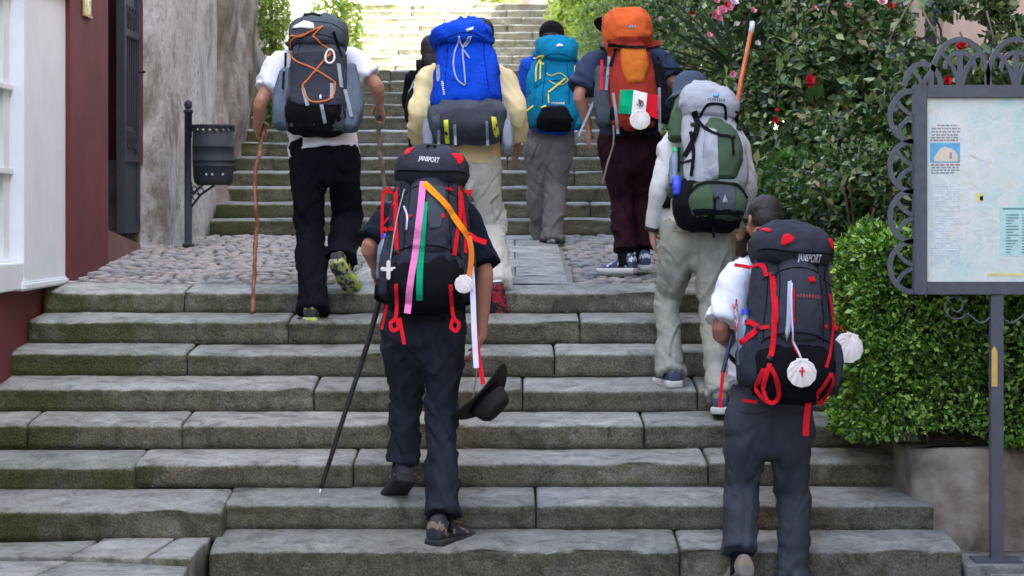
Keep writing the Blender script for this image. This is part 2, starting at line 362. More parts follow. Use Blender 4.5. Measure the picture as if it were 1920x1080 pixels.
for i, (x, y, wd) in enumerate(spots):
    me = random.choice(CM); zs = random.uniform(.4, .85); z = lz(y) - .012 + random.uniform(-.005, .006); rz = random.uniform(-.25, .25)
    if i < 296:
        o = bpy.data.objects.new('cobble', me); COL.objects.link(o); o.parent = land; o.location = (x, y - 14, z)
        o.scale = (wd * 1.02, .077, zs); o.rotation_euler = (0, 0, rz)
    else:
        T = Matrix.LocRotScale(Vector((x, y - 14, z)), Matrix.Rotation(rz, 3, 'Z').to_quaternion(), Vector((wd * 1.02, .077, zs)))
        rest.add([T @ v.co for v in me.vertices], [tuple(p.vertices) for p in me.polygons])
g_ = random.Random(2); lit = MB()
for i in range(420):
    k = g_.randrange(1, 8); x = g_.uniform(-2.5, 1.85); y = STEPS_Y[k] - g_.uniform(.005, .05); z = ZB[k] + .006; a = g_.uniform(0, 3.1); s_ = g_.uniform(.004, .013)
    if abs(noise.noise(Vector((x * 1.5, k, 0)))) < .12: continue
    lit.add([Vector((x + math.cos(a) * s_, y + math.sin(a) * s_, z)), Vector((x - math.sin(a) * s_ * .6, y + math.cos(a) * s_ * .6, z + .004)), Vector((x - math.cos(a) * s_, y - math.sin(a) * s_, z + .002)), Vector((x + math.sin(a) * s_ * .6, y - math.cos(a) * s_ * .6, z + .006))], [(0, 1, 2), (0, 2, 3)])
tag(lit.build('leaf_litter', leafmat('dry leaf bits', [(0, (.30, .22, .12)), (.5, (.16, .12, .06)), (1, (.42, .40, .34))], .1, .7), None), kind='stuff', label='dry leaf bits and grit caught at the foot of the stone risers')
tag(rest.build('far_cobbles', M['cobble'], land, True), kind='stuff')
y = LY0; rw = 0
while y < LY1 - .05:
    d = random.uniform(.42, .6); y1 = min(y + d, LY1); cuts = [-.98] + ([-.38, .02] if rw % 2 else [-.55, -.12]) + [.34]
    for a, b in zip(cuts, cuts[1:]):
        mb = MB(); nx, ny = 6, 4; V = []; t = .05
        for j in range(ny + 1):
            for i in range(nx + 1):
                xx = a + .005 + (b - a - .01) * i / nx; yy = y + .005 + (y1 - y - .01) * j / ny
                V.append((xx, yy - 14, lz(yy) + .004 + noise.noise(Vector((xx * 4, yy * 4, rw))) * .005 - (.006 if i in (0, nx) or j in (0, ny) else 0)))
        Fc = [(j * (nx + 1) + i, j * (nx + 1) + i + 1, (j + 1) * (nx + 1) + i + 1, (j + 1) * (nx + 1) + i) for j in range(ny) for i in range(nx)]
        mb.add(V, Fc); mb.build('paving_slab', M['slab'], land, True)
    y = y1; rw += 1

# ---- upper flight, then a second landing and a far flight
UY = [16.5 + .36 * j for j in range(12)]; UZ = [LZ1 + .1295 * (j + 1) for j in range(12)]
upper = empty('middle_stone_steps', (0, 16.5, 0), 'second flight of mossy stone steps rising from the cobbled landing', 'steps', kind='structure')
for j in range(12):
    zb = LZ1 if j == 0 else UZ[j - 1]; x = -2.34; i = 0
    while x < 1.75:
        x1 = min(x + random.uniform(.7, 1.3), 1.75)
        if 1.75 - x1 < .35: x1 = 1.75
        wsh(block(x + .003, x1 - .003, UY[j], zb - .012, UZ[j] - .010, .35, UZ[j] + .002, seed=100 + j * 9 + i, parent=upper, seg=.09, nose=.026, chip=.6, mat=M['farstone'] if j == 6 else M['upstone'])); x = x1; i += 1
mb = MB()
for j in range(12): mb.box(-2.34, 1.75, UY[j] + .03, UY[j] + .5, LZ1 - .3, UZ[j] - .03)
wsh(mb.build('bedding', M['joint'], upper))
FZ0 = UZ[-1]
sheet('upper_landing', [(-6, UY[-1] + .38, FZ0 - .006), (6, UY[-1] + .38, FZ0 - .006), (6, 27, FZ0), (-6, 27, FZ0)], M['slab'])
far = empty('far_stone_steps', (0, 26.5, 0), 'far flight of pale steps climbing out of shade into bright sun', 'steps', kind='structure')
FY = [26.2 + .36 * j for j in range(12)]; FZ = [FZ0 + .132 * (j + 1) for j in range(12)]
for j in range(12):
    zb = FZ0 if j == 0 else FZ[j - 1]; x = -2.3; i = 0
    while x < 1.9:
        x1 = min(x + random.uniform(.8, 1.4), 1.9)
        if 1.9 - x1 < .35: x1 = 1.9
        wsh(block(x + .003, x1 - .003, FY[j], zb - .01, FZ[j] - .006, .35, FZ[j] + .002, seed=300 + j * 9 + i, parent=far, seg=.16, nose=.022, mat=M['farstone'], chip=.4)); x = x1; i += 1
PZ = FZ[-1]
sheet('hilltop_ground', [(-40, FY[-1] + .3, PZ - .004), (40, FY[-1] + .3, PZ - .004), (40, 80, PZ + 2), (-40, 80, PZ + 2)], M['slab'])

# ---- ground in front
sheet('street', [(-300, -300, -.055), (300, -300, -.055), (300, 500, -.055), (-300, 500, -.055)], M['ground'])
pv = empty('left_pavement', (-2.2, 9.6, 0), 'cracked grey slabs of pavement left of the lowest step', 'paving', kind='structure')
def slab(poly, z, th, parent, seed, name='paving_slab'):
    c = Vector((sum(p[0] for p in poly) / len(poly), sum(p[1] for p in poly) / len(poly)))
    pts = []
    for a, b in zip(poly, poly[1:] + poly[:1]):
        for t in (0, .25, .5, .75):
            q = Vector((a[0] + (b[0] - a[0]) * t, a[1] + (b[1] - a[1]) * t)); q += Vector((noise.noise(Vector((q.x * 6, q.y * 6, seed))), noise.noise(Vector((q.x * 6, q.y * 6, seed + 9))))) * .012
            q = c + (q - c) * (1 - .004 / max(.1, (q - c).length)); pts.append(q)
    R_ = []
    for (s, dz) in ((1, -th), (1, -.008), (.985, 0), (.6, .002), (.25, .001)):
        R_.append([Vector((*(c + (q - c) * s), z + dz + noise.noise(Vector((q.x * 3, q.y * 3, s * 3 + seed))) * .005)) for q in pts])
    return wsh(MB().rings(R_).build(name, M['slab'], parent, True))
zl = .138
for i, (poly, z) in enumerate([([(-2.74, 9.0), (-2.1, 9.05), (-2.0, 9.62), (-2.74, 9.60)], .125), ([(-2.1, 9.05), (-1.42, 9.0), (-1.44, 9.5), (-2.0, 9.62)], .12),
        ([(-2.74, 9.62), (-2.02, 9.64), (-1.96, 10.12), (-2.74, 10.02)], zl), ([(-2.0, 9.64), (-1.66, 9.56), (-1.60, 10.2), (-1.94, 10.14)], zl + .005),
        ([(-1.64, 9.56), (-1.43, 9.52), (-1.43, 10.2), (-1.58, 10.2)], zl + .01), ([(-2.74, 8.2), (-1.9, 8.2), (-1.9, 9.02), (-2.74, 8.98)], .07), ([(-1.88, 8.2), (-1.42, 8.2), (-1.42, 8.97), (-1.88, 9.02)], .07)]):
    slab(poly, z, .16, pv, i)
rp = empty('right_pavement', (2.8, 9.9, 0), 'pale pavement slabs and kerb at the foot of the concrete wall', 'paving', kind='structure')
for i, (poly, z) in enumerate([([(2.10, 9.86), (2.75, 9.86), (2.75, 10.3), (2.10, 10.3)], .06), ([(2.75, 9.86), (3.4, 9.86), (3.4, 10.3), (2.75, 10.3)], .055),
        ([(2.2, 9.0), (3.0, 9.0), (3.0, 9.84), (2.2, 9.84)], .03), ([(3.0, 9.0), (3.9, 9.0), (3.9, 9.84), (3.0, 9.84)], .03)]):
    slab(poly, z, .1, rp, 20 + i)

# ================================================================== LEFT BUILDING
lb = empty('maroon_building', (-2.75, 12, 0), 'maroon and white rendered house with an iron door on the left', 'building')
mb = MB(); FX = -2.75
mb.box(-7, FX - .12, 3.0, 12.86, 1.262, 12)
mb.box(-7, FX, 3, 12.86, -.1, 1.262)                   # base
mb.box(-7, FX + .09, 12.86, 14.05, -.1, 12)             # red pier
mb.box(-7, FX + .09, 14.05, 15.32, 4.3, 12)
mb.box(-7, FX + .09, 15.32, 15.38, 2.05, 12)
wsh(mb.build('wall', M['maroon'], lb, False))
mb = MB(); V = [(x, y, z) for x in (FX - 1, FX + .085) for y, z1 in ((14.05, 1.585), (15.32, 1.47)) for z in (1.0, z1)]
mb.add(V, [(0, 1, 3, 2), (4, 6, 7, 5), (0, 4, 5, 1), (2, 3, 7, 6), (0, 2, 6, 4), (1, 5, 7, 3)]); wsh(mb.build('door_sill', noisemat('brown sill', [(.3, (.12, .06, .05)), (.7, (.2, .10, .085))], 5, .8, .3, 50, .004, world=True), lb, bevel=.006))
mb = MB(); mb.box(-7, FX + .07, 15.32, 15.37, 1.2, 2.048); wsh(mb.build('stone_plinth', M['rubble'], lb))
mb = MB(); mb.box(-4.5, -4.4, 14.05, 15.32, 1.4, 4.3); wsh(mb.build('hall_back', M['maroon'], lb))
mb = MB(); mb.box(-4.4, FX + .0, 15.25, 15.319, 1.45, 2.07); wsh(mb.build('jamb_stone', M['rubble'], lb))
# white surround with its window let in
mb = MB()
mb.box(-3.3, FX + .06, 11.76, 12.855, 1.27, 12); mb.box(-3.3, FX + .058, 9.9, 11.76, 1.27, 1.42); mb.box(-3.3, FX + .06, 6.5, 9.9, 1.27, 9)
wsh(mb.build('white_surround', M['white'], lb, bevel=.006))
wsh(MB().box(-3.2, FX + .078, 11.70, 12.90, 1.262, 1.31).build('white_moulding', M['white'], lb, bevel=.012)); wsh(MB().box(-3.2, FX + .10, 11.7, 12.92, 3.01, 3.05).build('white_moulding', M['white'], lb, bevel=.012))
wf = MB(); wf.box(FX - .07, FX - .02, 11.62, 11.755, 1.42, 9); wf.box(FX - .07, FX - .02, 9.9, 10.0, 1.42, 9)
for z in (1.42, 1.92, 2.38, 2.9): wf.box(FX - .07, FX + .0, 10.0, 11.757, z - .015, z + .015)
wsh(wf.build('window_frame', M['white'], lb, bevel=.003))
for z0, z1 in ((1.44, 1.90), (1.94, 2.36), (2.40, 2.88), (2.92, 3.4)):
    for y0, y1 in ((10.0, 10.8), (10.84, 11.62)): wsh(MB().box(FX - .06, FX - .05, y0, y1, z0, z1).build('pane', M['glass'], lb))
# iron door
dr = empty('door', (0, 0, 0)); dr.parent = lb; dr.location = (FX + .055 + 2.75, 14.68 - 12, 1.55); dr.rotation_euler = (0, 0, R(90))   # one leaf shut, the other open
mb = MB(); W = .62
mb.box(0, .07, -.03, .03, 0, 2.75); mb.box(W - .05, W, -.03, .03, 0, 2.75)
for z in (0, .50, 1.37, 2.6): mb.box(.05, W - .05, -.028, .028, z, z + .055)
mb.build('door_frame', M['door'], dr, bevel=.004)
mb = MB(); mb.box(.05, W - .05, -.012, .012, .055, .50); mb.build('door_panel', M['door'], dr)
mb = MB(); mb.box(.05, W - .05, .006, .016, .555, 2.6); mb.build('backing_plate', noisemat('dusty plate', [(.3, (.045, .052, .06)), (.7, (.085, .095, .11))], 8, .6, .2, 50, .003), dr)
for i in range(6):
    x = .09 + i * .088; MB().box(x, x + .014, -.022, -.006, .75, 1.37).build('bar', M['iron'], dr)
for i in range(9):
    c = Vector((.115 + i * .095, -.016, .65)) if i < 5 else Vector((.13 + (i - 5) * .11, -.016, 1.50)); w_, h_ = (.045, .085) if i < 5 else (.05, .11)
    MB().tube([c + Vector((math.cos(a) * w_ * (1 - a / 14), 0, math.sin(a) * h_ * (1 - a / 14))) for a in [j * .45 for j in range(22)]], .006, 6).build('scroll', M['iron'], dr, True)
MB().tube([(.56, -.03, 1.15), (.56, -.07, 1.15), (.50, -.07, 1.15)], .009).build('handle', M['iron'], dr, True)
# enamel tile on the pier
tl = empty('wall_tile', (FX + .094, 13.32, 3.05), 'small green and yellow glazed tile on the maroon pier', 'tile')
MB().box(-.002, .008, -.11, .11, -.12, .13).build('tile_face', noisemat('glazed tile', [(.35, (.05, .12, .03)), (.5, (.35, .4, .12)), (.65, (.5, .42, .12))], 14, .25, 0), tl, bevel=.003)
MB().box(0, .012, -.125, .125, -.135, -.12).box(0, .012, -.125, -.11, -.12, .145).build('tile_edge', plain('ochre', (.4, .28, .1)), tl)

# cement wall and the rubble wall behind it
def wallmesh(pts, z0f, z1, th, amp, seed, nz=26, step=.09):
    """A rough wall that follows a line on the ground; thickness th to the left."""
    L = []; 
    for a, b in zip(pts, pts[1:]):
        a, b = Vector(a), Vector(b); n = max(2, int((b - a).length / step)); L += [a.lerp(b, i / n) for i in range(n)]
    L.append(Vector(pts[-1])); V = []; nc = nz + 2
    for i, p in enumerate(L):
        t = (L[min(i + 1, len(L) - 1)] - L[max(0, i - 1)]).normalized(); nr = Vector((t.y, -t.x))
        for k in range(nz + 1):
            z = z0f + (z1 - z0f) * k / nz; q = Vector((p.x, p.y, z))
            d = noise.noise(q * 1.3 + Vector((seed, 0, 0))) * amp + noise.noise(q * 5) * amp * .35
            V.append((p.x + nr.x * d, p.y + nr.y * d, z))
        V.append((p.x - nr.x * th, p.y - nr.y * th, z1))
    Fc = [(i * nc + k, (i + 1) * nc + k, (i + 1) * nc + k + 1, i * nc + k + 1) for i in range(len(L) - 1) for k in range(nz + 1)]
    return mesh('wall', V, Fc)
cw = link('cement_wall', wallmesh([(-3.4, 15.38), (-2.60, 15.38), (-2.52, 15.5), (-2.36, 16.45), (-2.36, 17.1)], 1.2, 4.6, .5, .018, 1), M['cement'], None)
tag(cw, 'tall grey weathered cement wall behind the litter bin', 'wall')
rw_ = link('rubble_wall', wallmesh([(-2.6, 17.1), (-2.30, 17.12), (-2.33, 18.6), (-2.36, 20.4), (-3.6, 20.6)], 1.5, 4.3, .5, .12, 5), M['rubble'], None)
tag(rw_, 'brown rubble stone wall beside the middle steps behind the white shirted hiker', 'wall')
# ================================================================== LITTER BIN
def xf(o, M4): o.matrix_basis = M4; return o
Yb = 15.4; bx = X(353, Yb); bz = lz(Yb)
bn = empty('litter_bin', (bx, Yb, bz), 'dark iron litter bin hung on a post in front of the cement wall', 'litter bin')
ph = zrow(186, Yb) - bz
mb = MB()
mb.tube([(0, 0, 0), (0, 0, .02), (0, 0, .021), (0, 0, ph - .10), (0, 0, ph - .099), (0, 0, ph - .08), (0, 0, ph - .07)], [.045, .042, .027, .027, .034, .034, .022], 16)
mb.ell((0, 0, ph - .04), (.03, .03, .035)); mb.build('post', M['iron'], bn, True)
bz0 = zrow(347, Yb) - bz; bz1 = zrow(234, Yb) - bz; bcx = X(400, Yb) - bx
mb = MB(); prof = [(.118, bz0), (.136, bz0 + .02), (.143, bz0 + .05), (.146, bz0 + .13), (.149, bz0 + .133), (.149, bz0 + .139), (.146, bz0 + .142), (.148, bz0 + .17), (.151, bz0 + .173), (.151, bz0 + .179), (.148, bz0 + .182), (.149, bz0 + .27), (.152, bz0 + .273), (.152, bz0 + .279), (.149, bz0 + .282), (.147, bz1 - .045)]
inner = [(.138, bz1 - .045), (.130, bz0 + .03)]; R_ = []
for r, z in prof + inner: R_.append([Vector((bcx + r * math.cos(a * math.pi / 18), r * math.sin(a * math.pi / 18), z)) for a in range(36)])
mb.rings(R_); mb.build('bin_body', M['iron'], bn, True)
mb = MB()                                                    # rim carried on little bars, slots between
for z, r in ((bz1 - .012, .148),): 
    mb.rings([[Vector((bcx + q * math.cos(a * math.pi / 18), q * math.sin(a * math.pi / 18), zz)) for a in range(36)] for q, zz in ((r + .006, z - .01), (r + .008, z + .01), (r - .006, z + .01), (r - .006, z - .01))], False, False)
    b0 = len(mb.v) - 144; mb.f += [(b0 + 108 + i, b0 + 108 + (i + 1) % 36, b0 + (i + 1) % 36, b0 + i) for i in range(36)]; mb.mi += [0] * 36
mb.build('rim', M['iron'], bn, True)
mb = MB()
for i in range(18):
    a = i * math.pi / 9; c = Vector((bcx + .146 * math.cos(a), .146 * math.sin(a), 0)); mb.tube([c + Vector((0, 0, bz1 - .05)), c + Vector((0, 0, bz1 - .015))], .011, 6)
mb.build('rim_bar', M['iron'], bn)
mb = MB()
for dx in (-.03, .012, .085):
    yy = -math.sqrt(max(0, .148 ** 2 - dx * dx)); mb.ell((bcx + dx, yy, bz0 + .075), (.008, .003, .008))
mb.build('drain_hole', plain('pale hole', (.5, .5, .48), .8), bn)
mb = MB(); mb.tube(cat([(.02, 0, bz0 - .06), (.05, -.01, bz0 - .05), (.08, -.01, bz0 - .02), (.11, 0, bz0)], 4), .008); mb.tube([(.02, 0, bz0 - .16), (.09, 0, bz0 - .07), (.19, 0, bz0 - .0)], .009)
for c, r in (((.055, 0, bz0 - .085), .024), ((.09, 0, bz0 - .045), .022), ((.045, 0, bz0 - .03), .018)): mb.tube([Vector(c) + Vector((math.cos(a * .5) * r, 0, math.sin(a * .5) * r)) for a in range(14)], .005, 6)
mb.build('bracket', M['iron'], bn, True)
MB().tube(cat([(.03, -.03, bz1 - .09), (.03, -.035, bz0 + .08), (.035, -.04, bz0 + .02), (.06, -.04, bz0 - .01), (.1, -.03, bz0 - .005)], 5), .005).build('clip_wire', plain('brass wire', (.35, .3, .22), .4), bn, True)

# ================================================================== MAP BOARD
YB = 10.0; cxp = 1868; bd = empty('map_board', (X(cxp, YB), YB, .06), 'grey iron town map board with lace edging on one tall post', 'notice board')
hw = (cxp - 1712) * YB / F; zt = zrow(160, YB) - .06; zb_ = zrow(552, YB) - .06; fw = .060
mb = MB(); mb.box(-.030, .030, -.025, .025, 0, zb_ - .001); mb.build('post', M['board_iron'], bd, bevel=.004)
MB().box(-.11, .11, -.08, .08, -.01, .012).build('base_plate', M['board_iron'], bd, bevel=.003)
mb = MB(); d = .035
mb.box(-hw, -hw + fw, -d, d, zb_, zt); mb.box(hw - fw, hw, -d, d, zb_, zt); mb.box(-hw + fw, hw - fw, -d + .001, d - .001, zt - fw, zt); mb.box(-hw + fw, hw - fw, -d + .001, d - .001, zb_, zb_ + fw)
mb.build('frame', M['board_iron'], bd, bevel=.003)
m, t, bs, o = nodes('map print'); c = coords(t, (1, 1, 1), False)
n1 = N(t, 'ShaderNodeTexNoise', i_Scale=7, i_Detail=8, i_Roughness=.7, i_Distortion=1.5); t.links.new(c, n1.inputs[0])
n2 = N(t, 'ShaderNodeTexNoise', i_Scale=3, i_Detail=5, i_Roughness=.6); t.links.new(c, n2.inputs[0])
col = ramp(t, [(.30, (.34, .58, .50)), (.42, (.56, .72, .64)), (.52, (.70, .76, .69)), (.63, (.68, .70, .46)), (.70, (.70, .50, .38))], n1.outputs[0])
col = mixc(t, .55, col, ramp(t, [(.4, (.52, .72, .64)), (.6, (.76, .77, .70))], n2.outputs[0]))
vo = N(t, 'ShaderNodeTexVoronoi', i_Scale=16); vo.feature = 'DISTANCE_TO_EDGE'; t.links.new(c, vo.inputs[0])
col = mixc(t, ramp(t, [(.0, (.35, .35, .35)), (.035, (0, 0, 0))], vo.outputs[0]), col, (.93, .93, .90))
t.links.new(col, bs.inputs['Base Color']); bs.inputs['Roughness'].default_value = .35
x0, x1, z0, z1 = -hw + fw, hw - fw, zb_ + fw, zt - fw
mp = MB().box(x0, x1, -.012, .02, z0, z1).build('map_panel', m, bd)
def mpx(px, py): return (X(px, YB) - X(cxp, YB), zrow(py, YB) - .06)
def prt(name, px0, py0, px1, py1, mat, lay=0):
    a, b = mpx(px0, py0), mpx(px1, py1); return MB().box(a[0], b[0], -.0135 - .0006 * lay, -.0125, b[1], a[1]).build(name, mat, bd)
inkd = plain('dark ink', (.30, .29, .32), .5); inkr = plain('red ink', (.42, .16, .16), .5); inkb = plain('blue ink', (.25, .38, .55), .5)
prt('picture', 1743, 268, 1799, 305, plain('blue print', (.12, .42, .62), .5), 0)
mb = MB(); a = mpx(1750, 303); b = mpx(1795, 274)
mb.add([(a[0], -.0145, a[1]), (b[0], -.0145, a[1]), (b[0], -.0145, a[1] + .03), (b[0] - .02, -.0145, a[1] + .055), (a[0] + .05, -.0145, a[1] + .07), (a[0] + .03, -.0145, a[1] + .06), (a[0], -.0145, a[1] + .02)], [(0, 1, 2, 3, 4, 5, 6)])
mb.build('printed_house', plain('cream print', (.70, .62, .45), .5), bd)
mb = MB(); q = mpx(1779, 298); mb.box(q[0], q[0] + .012, -.0155, -.0147, q[1], q[1] + .03); mb.build('printed_door', inkd, bd)
r2 = random.Random(3); mb = MB(); mr = MB()
for i, py in enumerate([234, 240, 246, 252, 257, 262, 308, 313, 318, 323]):
    px = 1743 + (14 if i == 0 else r2.randint(0, 3))
    while px < (1790 if i in (0, 9) else 1797):
        l = r2.randint(3, 9); a, b = mpx(px, py), mpx(min(px + l, 1799), py + 2.6); (mr if i in (5, 6) else mb).box(a[0], b[0], -.0138, -.0128, b[1], a[1]); px += l + 2
tag(mb.build('small_print', inkd, bd), kind='stuff'); tag(mr.build('red_print', inkr, bd), kind='stuff')
mb = MB()
for i in range(34):
    py = 345 + i * 4.6; px = 1743
    while px < 1797:
        l = r2.randint(3, 10)
        if r2.random() < .75: a, b = mpx(px, py), mpx(min(px + l, 1799), py + 1.6); mb.box(a[0], b[0], -.0138, -.0128, b[1], a[1])
        px += l + 2
tag(mb.build('faint_print', plain('pale blue ink', (.56, .66, .74), .5), bd), kind='stuff')
prt('map_key', 1873, 388, 1945, 480, plain('mint print', (.48, .74, .66), .5), 0)
mb = MB(); a, b = mpx(1879, 390), mpx(1955, 393); mb.box(a[0], b[0], -.0146, -.0132, b[1], a[1])
for i in range(14):
    for cx0 in (1885, 1915):
        a, b = mpx(cx0, 402 + i * 5.4), mpx(cx0 + r2.randint(8, 24), 404 + i * 5.4); mb.box(a[0], b[0], -.0146, -.0132, b[1], a[1])
tag(mb.build('key_print', plain('green ink', (.12, .30, .28), .5), bd), kind='stuff')
mb = MB()
for px, py, w_, h_ in ((1828, 362, 14, 16), (1850, 512, 80, 5), (1836, 368, 6, 8)): a, b = mpx(px, py), mpx(px + w_, py + h_); mb.box(a[0], b[0], -.0139, -.0129, b[1], a[1])
tag(mb.build('yellow_mark', plain('yellow ink', (.75, .72, .25), .5), bd), kind='stuff')
mb = MB()
for i in range(110):
    px, py = r2.uniform(1808, 1925), r2.uniform(205, 505); an = r2.uniform(-.9, .9); L = r2.uniform(.01, .035); a = Vector((mpx(px, py)[0], -.0136, mpx(px, py)[1])); dv = Vector((math.cos(an), 0, math.sin(an))); pv_ = Vector((-dv.z, 0, dv.x)) * .0011
    mb.add([a - dv * L + pv_, a + dv * L + pv_, a + dv * L - pv_, a - dv * L - pv_], [(3, 2, 1, 0)])
tag(mb.build('street_line', plain('grey map line', (.60, .70, .66), .5), bd), kind='stuff')
# lace edging: flat bars bent to fans
def flatbar(mb, pts, wd, th=.010):
    pts = [Vector(p) for p in pts]; L0 = []
    for k, p in enumerate(pts):
        t_ = (pts[min(k + 1, len(pts) - 1)] - pts[max(k - 1, 0)]).normalized(); n_ = Vector((-t_.z, 0, t_.x)) * wd / 2; y_ = Vector((0, th / 2, 0))
        L0.append([p - n_ - y_, p + n_ - y_, p + n_ + y_, p - n_ + y_])
    mb.rings(L0)
def fan(cx_, cz_, r, ang, parent, sx=1.0):
    """A half-round lobe seated on the frame: outer arc, two curved spokes and a stem."""
    mb = MB(); ca, sa = math.cos(ang), math.sin(ang)
    T = lambda u, v: Vector((cx_ + (u * sx) * ca - v * sa, 0, cz_ + (u * sx) * sa + v * ca))
    flatbar(mb, [T(r * math.cos(a), r * .92 * math.sin(a)) for a in [math.pi * i / 20 for i in range(21)]], .024)
    for s in (-1, 1):
        flatbar(mb, [T(s * r * (.06 + .62 * q - .10 * math.sin(q * math.pi)), r * (.0 + .66 * q + .05 * math.sin(q * math.pi))) for q in [i / 8 for i in range(9)]], .019, .0096)
    if sx < .7:
        flatbar(mb, [T(0, r * .02), T(0, r * .62)], .026, .0098)
        for s in (-1, 1): flatbar(mb, [T(s * r * .52 * math.sin(q), r * (.30 + .36 * math.cos(q))) for q in [1.5 * i / 7 for i in range(8)]], .020, .0094)
    return mb.build('lace_lobe', M['board_iron'], parent, False)
for i in range(4):
    zc = zrow(218 + i * 94, YB) - .06
    fan(-hw, zc, .118, math.pi / 2, bd); fan(hw, zc, .118, -math.pi / 2, bd)
for px, r, sx in ((1730, .11, .75), (1800, .235, .58), (1905, .235, .58), (1985, .11, .75)):
    fan(mpx(px, 0)[0], zt, r, 0, bd, sx)
mb = MB()
for s in (-1, 1):
    pts = [Vector((s * (.035 + .075 * q), 0, zb_ - .13 + .06 * math.sin(q * 3.3) - .03)) for q in [i / 8 for i in range(9)]]
    c = Vector((s * .19, 0, zb_ - .055)); sp = [c + Vector((s * math.cos(a) * (.052 - a * .0055), 0, math.sin(a) * (.052 - a * .0055))) for a in [(-2.4 + j * .42) for j in range(21)]]
    mb.tube(cat([Vector((s * .03, 0, zb_ - .11)), Vector((s * .07, 0, zb_ - .135)), Vector((s * .11, 0, zb_ - .11)), Vector((s * .135, 0, zb_ - .09))], 4) , .005, 6); mb.tube(sp, .005, 6)
mb.build('scroll', M['board_iron'], bd, True)
ar = empty('yellow_waymark', (X(1862, YB), YB - .026, zrow(686, YB)), 'slim yellow arrow waymark fixed to the map board post', 'sign')
mb = MB(); w_ = .0135; h_ = .095
V = [(-w_, 0, -h_), (w_, 0, -h_), (w_, 0, h_ - .025), (0, 0, h_), (-w_, 0, h_ - .025)]
mb.add([(x, -.006, z) for x, y, z in V] + [(x, 0, z) for x, y, z in V], [(0, 1, 2, 3, 4), (9, 8, 7, 6, 5)] + [(i, i + 5, (i + 1) % 5 + 5, (i + 1) % 5) for i in range(5)])
mb.build('arrow_plate', plain('yellow enamel', (.62, .42, .10), .5), ar)

# ================================================================== RIGHT SIDE: wall, bank, building
rw1 = link('concrete_wall', wallmesh([(1.93, 10.66), (1.95, 10.36), (2.05, 10.31), (2.6, 10.30), (6.5, 10.3)], -.1, .55, .5, .03, 11, 18, .06), M['retain'], None)
tag(rw1, 'low rough concrete retaining wall under the clipped hedge', 'wall')
gw = link('garden_wall', wallmesh([(1.83, 17.6), (1.80, 16.6), (1.80, 12.3), (1.90, 10.6)], .4, 1.5, .4, .05, 12, 22, .12), M['retain'], None)
tag(gw, 'brown shaded garden wall beside the landing under the roses', 'wall')
sheet('garden_soil', [(2.05, 10.45, .52), (9, 10.45, .52), (9, 26, 1.6), (2.05, 17.5, 1.47), (1.86, 12.3, 1.47), (2.05, 10.9, 1.0)], M['soil'])
pb = empty('peach_building', (3.3, 12, 0), 'tall peach rendered house behind the roses at upper right', 'building')
mb = MB(); mb.box(3.3, 12, -6, 19.8, -.2, 14); wsh(mb.build('wall', M['peach'], pb))  # height and unseen near end extended to keep the steps in shade
mb = MB(); mb.box(3.05, 12.3, -6.3, 19.85, 14, 14.2); wsh(mb.build('roof', plain('roof tile', (.30, .12, .07), .8), pb))
mb = MB()
for y in (2, 6, 10): mb.box(3.27, 3.299, y, y + 1.2, 1.5, 3.2); mb.box(3.27, 3.299, y, y + 1.2, 5, 6.8)
wsh(mb.build('shutter', plain('brown shutter', (.10, .05, .03), .6), pb))
mb = MB(); dpY = 16.4; mb.tube([(3.22, dpY, 1.8), (3.22, dpY, 13.95)], .045, 14)
for z in (2.4, 4, 6, 8): mb.tube([(3.22, dpY, z), (3.22, dpY, z + .03)], .052, 14)
wsh(mb.build('drainpipe', M['board_iron'], pb, True))
oh = empty('added_street_house', (0, -11, 0), 'unseen cream house added across the street to cut low sky light', 'building')  # out of view, added to weaken the light on the risers
mb = MB(); mb.box(-14, 14, -18, -11, -.1, 8); wsh(mb.build('wall', M['cream'], oh)); mb = MB(); mb.box(-14.3, 14.3, -18.3, -10.7, 8, 8.2); wsh(mb.build('roof', plain('clay tile', (.3, .12, .07), .8), oh))
# things at the top of the hill
cb = empty('cream_building', (-5, 30, 0), 'sunlit cream wall at the top left of the steps', 'building')
mb = MB(); mb.box(-9, -2.45, 23.6, 40, 2.5, 7.5); wsh(mb.build('wall', M['cream'], cb))
mb = MB(); mb.box(-9.2, -2.35, 23.4, 40, 7.5, 7.65); wsh(mb.build('roof', plain('red roof', (.3, .1, .06), .8), cb))
wb = empty('white_house', (1, 40, 0), 'white house with a red door at the head of the far steps', 'building')
mb = MB(); mb.box(-6, 5, 40, 46, 4, 10); wsh(mb.build('wall', M['cream'], wb))
mb = MB(); mb.box(.16, .36, 39.94, 39.999, 4.6, 6.8); wsh(mb.build('door', plain('red paint', (.6, .05, .04), .5), wb))
rb = link('bank_wall', wallmesh([(1.55, 32), (1.30, 27.5), (1.35, 24), (1.75, 20), (1.78, 17.6)], 1.5, 6.9, .5, .16, 21, 24, .2), M['rubble'], None)  # top raised out of view to shade the right of the far steps
tag(rb, 'ivy covered stone bank along the right of the far steps', 'wall')

